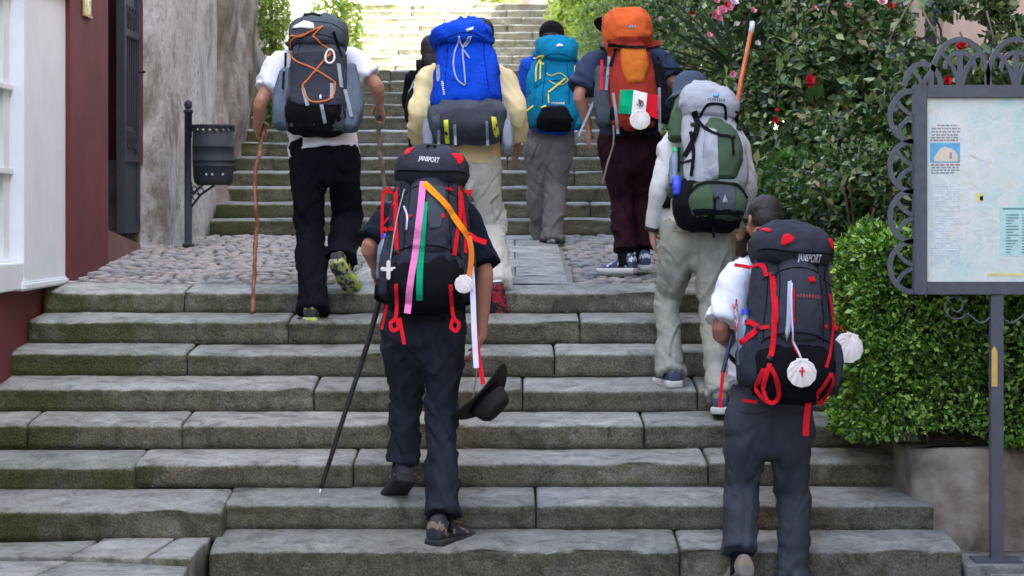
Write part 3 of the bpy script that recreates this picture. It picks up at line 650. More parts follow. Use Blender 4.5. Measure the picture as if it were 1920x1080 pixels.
# ================================================================== PLANTS
def leaf_mesh(name, pos, nrm, size, seed, mat, spread=.9, aspect=.55, fold=.12, droop=0.0):
    g = np.random.default_rng(seed); n = len(pos); pos = np.asarray(pos, float); nrm = np.asarray(nrm, float)
    tip = nrm * .55 + g.normal(size=(n, 3)) * spread; tip[:, 2] -= droop; tip /= np.linalg.norm(tip, axis=1)[:, None] + 1e-9
    r = g.normal(size=(n, 3)) + nrm * 1.1; wv = np.cross(tip, r); wv /= np.linalg.norm(wv, axis=1)[:, None] + 1e-9
    up = np.cross(wv, tip); L = (size * g.uniform(.6, 1.35, n))[:, None]
    a = pos; b = pos + tip * L * .5 + wv * L * aspect * .5 + up * L * fold; c = pos + tip * L; d = pos + tip * L * .5 - wv * L * aspect * .5 + up * L * fold
    V = np.stack([a, b, c, d], 1).reshape(-1, 3)
    me = bpy.data.meshes.new(name); me.vertices.add(4 * n); me.vertices.foreach_set('co', V.ravel())
    idx = np.arange(n) * 4; T = np.stack([idx, idx + 1, idx + 2, idx, idx + 2, idx + 3], 1).reshape(-1)
    me.loops.add(6 * n); me.loops.foreach_set('vertex_index', T); me.polygons.add(2 * n); me.polygons.foreach_set('loop_start', np.arange(2 * n) * 3)
    me.polygons.foreach_set('loop_total', np.full(2 * n, 3)); me.update(calc_edges=True); me.validate(); me.materials.append(mat); return me
def nz(p, f, s=0): return np.array([noise.noise(Vector((x * f + s, y * f, z * f))) for x, y, z in p])
def hollow(p, nn, s=0, t=-.06, f=2.4):
    k = nz(p, f, s) + .5 * nz(p, f * 2.3, s + 5) > t; return p[k], nn[k]
def plant(name, loc, label, catg, group=None): return empty(name, loc, label, catg, group)
def foliage(par, pos, nrm, size, seed, mat, name='foliage', **k):
    me = leaf_mesh(name, pos - np.array(par.location), nrm, size, seed, mat, **k); o = link(name, me, None, par, False); o['kind'] = 'stuff'; return o
def box_samples(x0, x1, y0, y1, z0, z1, n, seed, amp=.07, depth=.05, faces='fltr'):
    g = np.random.default_rng(seed); P_ = []; Nn = []
    A = {'f': (x1 - x0) * (z1 - z0), 'l': (y1 - y0) * (z1 - z0), 't': (x1 - x0) * (y1 - y0), 'r': (y1 - y0) * (z1 - z0) * .3}
    tot = sum(A[f] for f in faces)
    for f in faces:
        k = int(n * A[f] / tot); u = g.uniform(0, 1, k); v = g.uniform(0, 1, k)
        if f == 'f': p = np.stack([x0 + (x1 - x0) * u, np.full(k, y0), z0 + (z1 - z0) * v], 1); nn = (0, -1, 0)
        if f == 'l': p = np.stack([np.full(k, x0), y0 + (y1 - y0) * u, z0 + (z1 - z0) * v], 1); nn = (-1, 0, 0)
        if f == 'r': p = np.stack([np.full(k, x1), y0 + (y1 - y0) * u, z0 + (z1 - z0) * v], 1); nn = (1, 0, 0)
        if f == 't': p = np.stack([x0 + (x1 - x0) * u, y0 + (y1 - y0) * v, np.full(k, z1)], 1); nn = (0, 0, 1)
        P_.append(p); Nn.append(np.tile(np.array(nn, float), (k, 1)))
    p = np.concatenate(P_); nn = np.concatenate(Nn); d = nz(p, 3.2, seed) * amp * 1.4 + nz(p, 11, seed) * amp * .8 - g.exponential(depth, len(p))
    # round the box's edges
    c = np.array([(x0 + x1) / 2, (y0 + y1) / 2, (z0 + z1) / 2]); h = np.array([x1 - x0, y1 - y0, z1 - z0]) / 2
    e = np.clip(np.abs((p - c) / h) - .86, 0, 1).sum(1) - .14; p = p + nn * d[:, None] - np.sign(p - c) * np.clip(e, 0, .2)[:, None] * .35
    return p, nn
hd = plant('box_hedge', (2.4, 10.8, .53), 'dense clipped bright green box hedge behind the map board', 'hedge')
hx0, hx1, hy0, hy1, hz0, hz1 = 1.66, 3.2, 10.26, 11.15, .52, 1.60
p, nn = box_samples(hx0, hx1, hy0, hy1, hz0, hz1, 62000, 3)
keep = ~((p[:, 2] < .58 + .12 * nz(p, 4, 9)) & (p[:, 0] > 1.0)); p, nn = p[keep], nn[keep]
foliage(hd, p[::3], nn[::3], .036, 5, M['hedge'], spread=.8); foliage(hd, np.delete(p, slice(None, None, 3), 0), np.delete(nn, slice(None, None, 3), 0), .025, 6, M['hedge'], spread=.9, name='small_foliage')
MB().box(hx0 + .12 - 2.4, hx1 - .1 - 2.4, hy0 + .13 - 10.8, hy1 - .1 - 10.8, .10, hz1 - .12 - .53).build('shade_core', noisemat('shade_core', [(.3, (.008, .012, .005)), (.7, (.03, .04, .015))], 30, .95, .9, 60, .03), hd)  # solid dark core; its colour stands in for shade between the leaves
mb = MB()
for i in range(7): x = hx0 + .15 + i * .22 - 2.4; mb.tube([(x, -.2, -.06 + (.3 if i == 0 else 0)), (x + .02, -.2, .15)], .018, 6)
tag(mb.build('stem', M['bark'], hd), kind='stuff')

def clumps(cl, n, seed, fill=.35, rough_=.3):
    g = np.random.default_rng(seed); P_ = []; Nn = []; vol = np.array([c[3] * c[4] + c[4] * c[5] + c[3] * c[5] for c in cl]); vol = vol / vol.sum()
    for c, f in zip(cl, vol):
        k = int(n * f); d = g.normal(size=(k, 3)); d /= np.linalg.norm(d, axis=1)[:, None]; d[:, 1] = np.where(g.uniform(size=k) < .5, -np.abs(d[:, 1]), d[:, 1])
        r = 1 - g.exponential(fill * .4, k); r = np.clip(r, .1, 1) * (1 + nz(d * np.array(c[3:6]), 2.6, seed + c[0] * 7) * rough_ * 1.6 + nz(d * np.array(c[3:6]), 9, seed) * rough_)
        P_.append(np.array(c[:3]) + d * r[:, None] * np.array(c[3:6])); Nn.append(d)
    return np.concatenate(P_), np.concatenate(Nn)
def bloom_mesh(name, mat, seed, s=.035):
    rnd = random.Random(seed); mb = MB()
    for lay, (k, op, sc) in enumerate(((6, .95, 1.0), (5, .6, .8), (4, .28, .55))):
        for i in range(k):
            a = 2 * math.pi * (i + lay * .4) / k + rnd.uniform(-.2, .2); dr_ = Vector((math.cos(a), math.sin(a), 0)); sd_ = Vector((-math.sin(a), math.cos(a), 0)); L = s * sc
            o_ = dr_ * math.sin(op) + Vector((0, 0, math.cos(op)))
            mb.add([Vector((0, 0, 0)), o_ * L * .6 + sd_ * L * .45, o_ * L + Vector((0, 0, .1 * L)), o_ * L * .6 - sd_ * L * .45, o_ * L * .62 + Vector((0, 0, -.08 * L))], [(0, 1, 4), (1, 2, 4), (2, 3, 4), (3, 0, 4)])
    me = mb.mesh(name); me.materials.append(mat); return me
BL = {k: [bloom_mesh('rose_bloom', M[k], i) for i in range(2)] for k in ('redbloom', 'pinkbloom', 'whitebloom')}
def blooms(par, lst):
    for i, (px, py, Y, k, s) in enumerate(lst):
        o = bpy.data.objects.new('rose_bloom', BL[k][i % 2]); COL.objects.link(o); o.parent = par; o.location = P(px, py, Y) - par.location
        o.rotation_euler = (R(70 + random.uniform(-25, 20)), random.uniform(-.4, .4), random.uniform(-.5, .5)); o.scale = (s, s, s)
def C3(px, py, Y, rx, ry, rz): q = P(px, py, Y); return (q.x, q.y, q.z, rx, ry, rz)
rs = plant('rose_bush', (2.3, 13.4, 1.9), 'large rambling rose bush with red blooms left of the map board', 'rose bush')
cl = [C3(1560, 120, 13.3, .52, .45, .42), C3(1480, 205, 13.0, .38, .4, .40), C3(1620, 240, 13.0, .42, .4, .42), C3(1420, 60, 14.0, .42, .4, .38), C3(1550, 30, 13.9, .5, .4, .35), C3(1530, 320, 12.6, .40, .35, .30),
      C3(1660, 340, 12.4, .42, .35, .28), C3(1640, 120, 13.6, .2, .3, .3), C3(1440, 300, 13.8, .28, .3, .35)]
p, nn = hollow(*clumps(cl, 46000, 31, rough_=.5), 3); foliage(rs, p, nn, .050, 32, M['rose'], aspect=.6, droop=.25)
p, nn = hollow(*clumps(cl, 8000, 33, rough_=.5, fill=.15), 3, .0); foliage(rs, p, nn, .085, 34, M['rose'], aspect=.55, droop=.35, name='large_leaf_foliage')
mb = MB(); r3 = random.Random(9)
for i in range(26):
    a = Vector((r3.uniform(-.5, .6), r3.uniform(-.4, .3), 0)); b = a + Vector((r3.uniform(-.5, .5), r3.uniform(-.4, .3), r3.uniform(.5, 1.3))); c = b + Vector((r3.uniform(-.3, .3), r3.uniform(-.3, .1), r3.uniform(-.1, .25)))
    mb.tube(cat([a, a.lerp(b, .5) + Vector((r3.uniform(-.1, .1), 0, .1)), b, c], 4), .007, 5)
mb.build('stem', M['bark'], rs, True)
blooms(rs, [(1518, 152, 12.5, 'redbloom', 1.15), (1522, 160, 12.5, 'redbloom', .9), (1425, 60, 13.2, 'redbloom', .95), (1440, 82, 13.2, 'pinkbloom', .8), (1504, 90, 12.9, 'pinkbloom', .8), (1355, 22, 13.4, 'pinkbloom', 1.3), (1366, 12, 13.4, 'pinkbloom', 1.3),
            (1346, 34, 13.4, 'pinkbloom', 1.1), (1375, 4, 13.4, 'whitebloom', 1.2), (1338, 30, 13.4, 'pinkbloom', 1), (1655, 3, 12.9, 'whitebloom', 1.3), (1670, 12, 12.9, 'redbloom', .8), (1298, 27, 14, 'redbloom', .9), (1655, 118, 12.8, 'whitebloom', .7),
            (1452, 82, 13, 'whitebloom', .8), (1420, 82, 13, 'whitebloom', .7), (1644, 295, 12.2, 'whitebloom', .6), (1365, 100, 13.6, 'redbloom', 1), (1420, 92, 13.2, 'pinkbloom', .8), (1605, 60, 12.9, 'redbloom', .7), (1585, 205, 12.6, 'redbloom', .5), (1590, 12, 12.9, 'pinkbloom', .8)] + [(random.Random(q).randint(1290, 1690), int(random.Random(q + 99).random() ** 1.5 * 380), 12.4 + 1.2 * random.Random(q + 7).random(), random.Random(q + 5).choice(['pinkbloom', 'pinkbloom', 'whitebloom', 'redbloom']), .45 + .5 * random.Random(q + 3).random()) for q in range(38)])
rs2 = plant('rose_bush', (2.9, 12.2, 1.4), 'straggling rose branches rising behind the top of the map board', 'rose bush')
cl = [C3(1800, 150, 12.3, .30, .28, .24), C3(1900, 170, 12.3, .3, .3, .25), C3(1720, 200, 12.2, .2, .3, .35), C3(1700, 380, 11.8, .25, .3, .35), C3(1850, 330, 12, .5, .3, .4), C3(1900, 60, 12.6, .16, .2, .10), C3(1770, 8, 12.9, .12, .2, .06), C3(1850, 10, 12.6, .16, .2, .07)]
p, nn = clumps(cl, 7000, 41); foliage(rs2, p, nn, .062, 42, M['rose'], aspect=.62, droop=.2)
mb = MB()
for px, py in ((1800, 60), (1850, 20), (1905, 40), (1760, 90), (1730, 20), (1880, 90)):
    b = P(px, py, 12.4) - rs2.location; mb.tube(cat([Vector((b.x * .4, 0, -.6)), b * .5 + Vector((.05, 0, 0)), b], 5), .007, 5)
mb.build('stem', M['bark'], rs2, True)
blooms(rs2, [(1775, 152, 11.9, 'redbloom', 1), (1805, 86, 11.9, 'redbloom', 1.1), (1798, 92, 11.9, 'redbloom', .8), (1778, 160, 11.9, 'redbloom', .8), (1694, 300, 11.6, 'redbloom', .5)])
def ellbush(name, label, px, py, Y, rx, ry, rz, n, size, mat, seed, base=None, extra=(), catg='shrub', group=None, rough_=.3, droop=.1):
    c = C3(px, py, Y, rx, ry, rz); b = plant(name, (c[0], c[1], base if base is not None else c[2] - rz), label, catg, group)
    p, nn = clumps([c] + list(extra), int(n * (1.5 if mat is M['rose'] else 1)), seed, rough_=rough_)
    if mat is M['rose']: p, nn = hollow(p, nn, seed, -.03, 3)
    foliage(b, p, nn, size, seed + 1, mat, droop=droop)
    mb = MB(); r_ = random.Random(seed)
    for i in range(9):
        q = Vector((r_.uniform(-rx, rx) * .6, r_.uniform(-ry, ry) * .6, c[2] - b.location.z + r_.uniform(0, rz) * .7)); mb.tube([(q.x * .3, q.y * .3, 0), (q.x * .7, q.y * .7, q.z * .6), q], .008, 5)
    mb.build('stem', M['bark'], b, True); return b
ellbush('low_shrub', 'low leafy bright green shrub at the foot of the roses beside the landing', 1490, 335, 12.2, .22, .25, .17, 2600, .05, M['shrub'], 51, extra=[C3(1540, 385, 11.8, .28, .25, .16), C3(1450, 355, 12.4, .12, .15, .1)])
ellbush('dark_shrub', 'darker loose shrub between the hedge and the roses', 1610, 390, 11.6, .40, .35, .26, 7000, .046, M['rose'], 55, rough_=.55, extra=[C3(1500, 395, 11.9, .3, .2, .2), C3(1650, 330, 11.7, .3, .3, .2), C3(1560, 300, 12, .3, .3, .25)])
ellbush('trailing_shrub', 'dark trailing shrub hanging over the garden wall behind the grey and green pack', 1400, 330, 14.2, .35, .3, .45, 8000, .055, M['rose'], 57, rough_=.5, extra=[C3(1330, 160, 15, .35, .4, .5), C3(1300, 60, 16.0, .4, .4, .4)])
ellbush('ivy_mass', 'hanging pale green ivy over the bank right of the far steps', 1200, 80, 20.5, .55, .5, .75, 16000, .05, M['ivy'], 61, extra=[C3(1150, 130, 23, .5, 1.0, .6), C3(1260, 120, 18.0, .35, .5, .6), C3(1240, 10, 19, .5, .6, .5)], catg='ivy', droop=.5)
ellbush('yellow_shrub', 'yellow green leafy shrub overhanging the far steps on the right', 1105, 25, 25.0, .42, .5, .42, 7000, .075, M['sunleaf'], 65, extra=[C3(1140, 60, 24, .4, .4, .35), C3(1080, 0, 26, .35, .4, .35)])
ellbush('wall_creeper', 'green creeper topping the rubble wall at upper left', 515, 20, 19.6, .13, .3, .35, 1800, .05, M['sunleaf'], 67, extra=[C3(520, 120, 19.9, .10, .2, .2)], catg='creeper')
ellbush('sunlit_bush', 'sun bleached yellow bush against the cream wall at upper left', 620, 60, 23.3, .30, .35, .55, 1900, .07, M['sunleaf'], 69, extra=[C3(650, 20, 23.2, .14, .2, .4), C3(585, 90, 23.2, .2, .2, .3)])
ellbush('hilltop_shrub', 'small green shrub by the white house above the far steps', 930, -8, 34, .35, .3, .28, 900, .08, M['sunleaf'], 71)
ellbush('wall_foot_plant', 'tufted weeds at the foot of the rubble wall', 512, 205, 17.05, .06, .1, .16, 500, .05, M['ivy'], 75, catg='weeds')
tr = plant('pale_tree', (1.40, 18.9, 1.9), 'slim tree with pale straight trunk right of the orange pack', 'tree')
mb = MB(); mb.tube(cat([(0, 0, 0), (-.02, 0, 1.2), (.03, 0, 2.4), (.0, 0, 4.0)], 6), [.075 - .0015 * i for i in range(19)], 10); mb.build('trunk', M['palebark'], tr, True)
mb = MB(); mb.tube([(0, 0, 2.2), (.4, .2, 3.2), (.6, .3, 4.2)], .03, 7); mb.tube([(0, 0, 2.8), (-.4, .2, 3.6), (-.6, 0, 4.4)], .03, 7); mb.build('branch', M['palebark'], tr, True)
p, nn = clumps([(1.4, 19, 6.6, 1.2, 1.2, 1.0), (2.2, 19.5, 6.2, .9, .9, .8)], 9000, 81); foliage(tr, p, nn, .08, 82, M['sunleaf'], name='crown')
# yucca with its blades
yc = plant('yucca_plant', tuple(P(1385, 150, 13.3) - Vector((0, 0, .5))), 'spiky dark yucca plant poking out among the roses', 'yucca')
mb = MB(); L = .62; R_ = []
for i in range(9):
    t_ = i / 8; wd = .017 * math.sin(math.pi * min(.97, .12 + t_ * .88)) + .002; zz = -t_ * t_ * .10; R_.append([Vector((-wd, t_ * L, zz + .006)), Vector((0, t_ * L, zz - .003)), Vector((wd, t_ * L, zz + .006)), Vector((0, t_ * L, zz + .001))])
mb.rings(R_); bm_ = mb.mesh('leaf'); bm_.materials.append(M['yucca'])
for i in range(64):
    o = bpy.data.objects.new('leaf', bm_); COL.objects.link(o); o.parent = yc; az = random.uniform(R(-200), R(20)); el = random.uniform(R(-25), R(70))
    d_ = Vector((math.cos(az) * math.cos(el), math.sin(az) * math.cos(el) * .7, math.sin(el))).normalized(); o.rotation_mode = 'QUATERNION'; o.rotation_quaternion = d_.to_track_quat('Y', 'Z'); s = random.uniform(.7, 1.15); o.scale = (1, s, 1); o.location = (0, 0, .5 + random.uniform(-.05, .05))
mb = MB(); mb.tube([(0, 0, -.6), (.02, 0, .2), (0, 0, .5)], .05, 9); mb.build('trunk', M['bark'], yc, True)
# ================================================================== PEOPLE: one voxel-fused skin per figure, clothes fused the same way
def remesh(mb, voxel, smooth=4, name='m'):
    me0 = mb.mesh('tmp'); bm = bmesh.new(); bm.from_mesh(me0); bmesh.ops.recalc_face_normals(bm, faces=bm.faces); bm.to_mesh(me0); bm.free()
    o = bpy.data.objects.new('tmp', me0); COL.objects.link(o)
    r = o.modifiers.new('r', 'REMESH'); r.mode = 'VOXEL'; r.voxel_size = voxel; r.use_smooth_shade = True
    if smooth: s_ = o.modifiers.new('s', 'SMOOTH'); s_.iterations = smooth; s_.factor = .5
    dg = bpy.context.evaluated_depsgraph_get(); dg.update(); me = bpy.data.meshes.new_from_object(o.evaluated_get(dg)); me.name = name
    bpy.data.objects.remove(o); return me
def loft(mb, pts, rad, side=None, n=18, c0='round', c1='round', sub=3, e=1.0):
    """A limb or trunk: centres, (wide, deep) radii, wide axis along `side`; ends round or flat."""
    rad = [(r, r) if isinstance(r, (int, float)) else r for r in rad]
    A = catn([(*Vector(p), *r) for p, r in zip(pts, rad)], sub); R_ = []; prev = None; K = len(A)
    def ring(c, t, ra, rb):
        nonlocal prev
        s_ = Vector(side) if side is not None else (prev if prev is not None else Vector((1, .02, 0)))
        s_ = s_ - t * s_.dot(t)
        if s_.length < .1: s_ = t.cross(Vector((0, 1, 0)))
        s_.normalize(); prev = s_; b = t.cross(s_)
        out = []
        for i in range(n):
            a = 2 * math.pi * i / n; ca, sa = math.cos(a), math.sin(a)
            if e != 1: ca = math.copysign(abs(ca) ** e, ca); sa = math.copysign(abs(sa) ** e, sa)
            out.append(c + s_ * ra * ca + b * rb * sa)
        return out
    T = []
    for k in range(K):
        t = Vector(A[min(k + 1, K - 1)][:3]) - Vector(A[max(k - 1, 0)][:3]); T.append(t.normalized())
    if c0 == 'round':
        for q in (.95, .75, .45): rr = min(A[0][3:]); cs = math.sqrt(1 - q * q); R_.append(ring(Vector(A[0][:3]) - T[0] * rr * q, T[0], A[0][3] * cs, A[0][4] * cs))
    for k in range(K): R_.append(ring(Vector(A[k][:3]), T[k], A[k][3], A[k][4]))
    if c1 == 'round':
        for q in (.45, .75, .95): rr = min(A[-1][3:]); cs = math.sqrt(1 - q * q); R_.append(ring(Vector(A[-1][:3]) + T[-1] * rr * q, T[-1], A[-1][3] * cs, A[-1][4] * cs))
    mb.rings(R_); return mb
def folds(me, amp, f=(7, 7, 16), seed=0, tilt=.5, weight=None, ridge=True):
    n = len(me.vertices); co = np.empty(n * 3); me.vertices.foreach_get('co', co); co = co.reshape(-1, 3); no = np.empty(n * 3); me.vertices.foreach_get('normal', no); no = no.reshape(-1, 3)
    d = np.empty(n)
    for i in range(n):
        x, y, z = co[i]; q = Vector((x * f[0] + z * tilt * 5, y * f[1], z * f[2] + x * tilt * 8 + seed)); v = noise.noise(q + Vector((noise.noise(q * .5), 0, noise.noise(q * .5 + Vector((5, 5, 5))))) * .8)
        d[i] = (.55 * (1 - abs(v) * 2.6) + .5 - 1.1 * math.exp(-(v / .085) ** 2) if ridge else v) * (weight(x, y, z) if weight else 1)
    me.vertices.foreach_set('co', (co + no * (d * amp)[:, None]).ravel()); me.update()
def drape(me, amp, f, seed, shear, w):
    n = len(me.vertices); co = np.empty(n * 3); me.vertices.foreach_get('co', co); co = co.reshape(-1, 3); no = np.empty(n * 3); me.vertices.foreach_get('normal', no); no = no.reshape(-1, 3); d = np.empty(n)
    for i in range(n):
        x, y, z = co[i]; u = x + z * shear; q = Vector((u * f[0], y * f[1] + seed, z * f[2])); v = noise.noise(q + Vector((0, 0, noise.noise(q * .6 + Vector((3, 1, seed))) * .9)))
        d[i] = (v * .9 + .95 * max(0, 1 - abs(v - .12) / .15) ** 1.4 - .8 * math.exp(-((v + .12) / .09) ** 2)) * w(x, y, z)
    me.vertices.foreach_set('co', (co + no * (d * amp)[:, None]).ravel()); me.update()
def hand(mb, wr, d, pn, th, curl=.5, s=1.0, thc=.5):
    """wr wrist, d along the hand, pn out of the palm, th towards the thumb."""
    d = Vector(d).normalized(); pn = Vector(pn); pn = (pn - d * pn.dot(d)).normalized(); th = d.cross(pn) * (1 if d.cross(pn).dot(Vector(th)) > 0 else -1)
    loft(mb, [wr - d * .01, wr + d * .03 * s, wr + d * .065 * s, wr + d * .09 * s], [(.026 * s, .019 * s), (.034 * s, .017 * s), (.041 * s, .016 * s), (.039 * s, .013 * s)], side=th, n=14)
    for off, L in ((.0315, .072), (.0105, .080), (-.0105, .075), (-.0315, .060)):
        p = wr + d * (.088 - abs(off - .005) * .22) * s + th * off * s; pts = [p - d * .02 * s]; a = curl * .35; q = p
        for seg in (.46, .31, .23):
            dd = d * math.cos(a) + pn * math.sin(a) + th * off * (1.6 if curl < .8 else .4); pts.append(q); q = q + dd.normalized() * L * seg * s * 1.05; a += curl
        pts.append(q); loft(mb, pts, [.0085 * s, .0088 * s, .0082 * s, .0076 * s, .0062 * s], n=8, sub=2)
    p = wr + d * .028 * s + th * .026 * s; q1 = p + (d * .55 + th * .75 + pn * .35).normalized() * .040 * s; q2 = q1 + (d * .8 + th * (.4 - thc * .5) + pn * (.3 + thc)).normalized() * .034 * s; q3 = q2 + (d * .75 + th * (.1 - thc * .6) + pn * (.3 + thc)).normalized() * .026 * s
    loft(mb, [p - th * .01, p, q1, q2, q3], [.013 * s, .014 * s, .0115 * s, .010 * s, .008 * s], n=8, sub=2)
def head(mb, c, up, fw, s=1.0):
    up = Vector(up).normalized(); fw = Vector(fw); fw = (fw - up * fw.dot(up)).normalized(); sd = fw.cross(up).normalized(); Mx = Matrix((sd, fw, up)).transposed()
    L = lambda x, y, z: c + (sd * x + fw * y + up * z) * s
    mb.ell(L(0, -.012, .030), (.076 * s, .094 * s, .086 * s), Mx, 20, 14); mb.ell(L(0, .018, -.022), (.066 * s, .074 * s, .085 * s), Mx, 20, 14)
    mb.ell(L(0, .045, -.075), (.046 * s, .042 * s, .034 * s), Mx); mb.ell(L(0, .088, -.018), (.013 * s, .018 * s, .028 * s), Mx); mb.ell(L(0, .098, -.034), (.015 * s, .014 * s, .011 * s), Mx)
    mb.ell(L(0, .078, .012), (.050 * s, .016 * s, .010 * s), Mx); mb.ell(L(0, .082, -.062), (.024 * s, .010 * s, .005 * s), Mx); mb.ell(L(0, .080, -.072), (.020 * s, .010 * s, .006 * s), Mx)
    for k in (-1, 1):
        mb.ell(L(k * .078, -.010, -.010), (.009 * s, .020 * s, .032 * s), Mx @ Matrix.Rotation(.35 * k, 3, 'Z')); mb.ell(L(k * .05, .05, -.028), (.02 * s, .02 * s, .02 * s), Mx)
    return L, Mx
def shoe(par, ankle, fwd, up, pal, s=1.0, cuff=True):
    """ankle joint, direction of the toes, up out of the foot. pal: upper, accent, sole materials."""
    fwd = Vector(fwd).normalized(); up = Vector(up); up = (up - fwd * up.dot(fwd)).normalized(); sd = fwd.cross(up)
    Mx = Matrix((sd, fwd, up)).transposed().to_4x4(); Mx.translation = ankle - up * .085 * s
    for i in range(3):
        for j in range(3): Mx[i][j] *= s
    st = catn([(-.078, .028, .085, .0), (-.070, .037, .125, 0), (-.03, .041, .138, 0), (.02, .041, .128, .0), (.07, .044, .088, .003), (.12, .049, .062, .006), (.165, .047, .052, .006), (.195, .035, .040, .004), (.208, .018, .026, .002)], 3)
    mb = MB(); R_ = []
    for y, hw_, h, xo in st:
        ring = []
        for i in range(20):
            a = 2 * math.pi * i / 20; ca, sa = math.cos(a), math.sin(a); zz = .020 + (h - .020) * (.5 + .5 * math.copysign(abs(sa) ** .75, sa)); tp = 1 - .34 * max(0, sa) if h > .07 else 1 - .15 * max(0, sa)
            ring.append(Vector((xo + hw_ * math.copysign(abs(ca) ** .7, ca) * tp, y, zz)))
        R_.append(ring)
    mb.rings(R_); me = mb.mesh('shoe'); folds(me, .0022, (30, 30, 50), 3, 0, None, False)
    mi = []
    for p_ in me.polygons:
        c = p_.center; k = 0
        if c.z > .045 and (abs(math.sin(c.y * 46 + c.z * 55)) > .94) and abs(c.x) > .018: k = 1
        if c.y < -.05 and .080 < c.z < .105: k = 1
        if c.z < .034 and c.y > .15: k = 1
        mi.append(k)
    me.polygons.foreach_set('material_index', mi); me.transform(Mx); o = wlink('shoe', me, [pal[0], pal[1]], par)
    mb = MB(); R_ = []
    for z, g in ((-.004, .96), (.002, 1.06), (.022, 1.08), (.034, 1.0)):
        ring = []
        for k in range(2 * 14):
            if k < 14: t = k / 13; sg = 1
            else: t = 1 - (k - 14) / 13; sg = -1
            q = st[int(t * (len(st) - 1))]; ring.append(Vector((q[3] + sg * q[1] * g * 1.12, q[0] * (1.02 if g > 1 else 1), z + (.012 * max(0, (q[0] - .12) / .09) if z < .01 else 0))))
        R_.append(ring)
    mb.rings(R_); me = mb.mesh('sole'); me.transform(Mx); so_ = wlink('sole', me, pal[2], par)
    so_.parent = o
    mb = MB()
    for i in range(4): mb.tube([(-.020, .055 + i * .02, .100 - i * .006), (.0, .057 + i * .02, .106 - i * .007), (.022, .055 + i * .02, .100 - i * .006)], .0028, 5)
    me = mb.mesh('laces'); me.transform(Mx); l_ = wlink('laces', me, pal[1], par); l_.parent = o
    return o
def person(loc, label, J, Y, sp):
    """J: joints (px, py, dy) read from the photograph about distance Y; sp: clothes and girth."""
    j = {k: P(v[0], v[1], Y + v[2]) for k, v in J.items()}; g = sp.get('g', 1.0)
    root = empty('person', loc, label, 'person', sp.get('group'))
    sdv = (j['shR'] - j['shL']).normalized(); hpv = (j['hpR'] - j['hpL']).normalized(); fw = Vector((0, 0, 1)).cross(sdv).normalized()
    hip = (j['hpL'] + j['hpR']) / 2; chest = (j['shL'] + j['shR']) / 2; neck = j['neck']; spine = neck - hip
    back = -(spine.normalized().cross(sdv)).normalized()            # from the chest towards the back
    if back.y > 0: back = -back
    hd_ = j['head']; hup = (hd_ - neck).normalized() * .5 + Vector((0, 0, .7)); hf = sp.get('face', Vector((0, 1, -.25)))
    mb = MB(); L, Mx = head(mb, hd_, hup, hf, sp.get('hs', 1.0))
    loft(mb, [neck - spine * .08, neck, hd_ - hup.normalized() * .04], [.062, .056, .056])
    P3 = lambda t, o=0: hip.lerp(neck, t) - back * o
    loft(mb, [P3(-.02), P3(.2), P3(.45), P3(.7), P3(.88), P3(.97)], [(.150 * g, .10 * g), (.142 * g, .098 * g), (.138 * g, .095 * g), (.155 * g, .10 * g), (.13 * g, .085 * g), (.06, .06)], side=sdv)
    for s in 'LR':
        sh, el, wr = j['sh' + s], j['el' + s], j['wr' + s]
        loft(mb, [P3(.86) + (sh - chest) * .5, sh, sh.lerp(el, .35), el, el.lerp(wr, .3), wr], [.055 * g, .053 * g, .046 * g, .037 * g, .038 * g, .025], n=14)
        h = sp['hand' + s]; hand(mb, wr, h[0], h[1], h[2], h[3], 1.0, h[4] if len(h) > 4 else .5)
        hp, kn, an = j['hp' + s], j['kn' + s], j['an' + s]
        loft(mb, [hp + Vector((0, 0, .02)), hp.lerp(kn, .4), kn, kn.lerp(an, .3), an], [.082 * g, .072 * g, .052 * g, .050 * g, .034], n=14)
        to = sp['toe' + s]; f_ = Vector(to).normalized(); loft(mb, [an - f_ * .03, an + f_ * .05 - Vector((0, 0, .04)), an + f_ * .13 - Vector((0, 0, .055))], [.032, .033, .026], n=12)
    me = remesh(mb, sp.get('vox', .0062), 3, 'body'); b = wlink('body', me, sp['skin'], root)
    # eyes
    for k in (-1, 1):
        q = MB(); q.ell(L(k * .031, .078, -.004), (.012, .010, .009), Mx, 10, 8); e_ = q.mesh('eye'); o_ = wlink('eye', e_, M['eye'], root); 
        q = MB(); q.ell(L(k * .031, .0875, -.004), (.0055, .002, .0055), Mx, 8, 6); e2 = wlink('iris', q.mesh('iris'), M['hair'], root); e2.parent = o_
    # hair
    mb = MB(); hs = sp.get('hair', 'short')
    mb.ell(L(0, -.018, .036), (.081, .097, .086), Mx, 20, 14); mb.ell(L(0, -.045, -.005), (.074, .068, .075 if hs == 'short' else .12), Mx, 20, 14)
    if hs == 'long': mb.ell(L(0, -.06, -.09), (.07, .05, .12), Mx)
    me = remesh(mb, .006, 2, 'hair'); folds(me, .0035, (90, 90, 35), 2, 0); wlink('hair', me, M['hair'], root)
    # trousers
    mb = MB(); lr = sp.get('leg', ((.100, .105), (.088, .09), (.082, .082), (.080, .08), (.082, .082)))
    loft(mb, [hip + spine.normalized() * sp.get('waist', .13), hip + spine.normalized() * .05, hip - Vector((0, 0, .03)), hip - Vector((0, 0, .08))], [(.165 * g, .115 * g), (.178 * g, .125 * g), (.180 * g, .125 * g), (.14 * g, .10 * g)], side=hpv, c0='flat', c1='round')
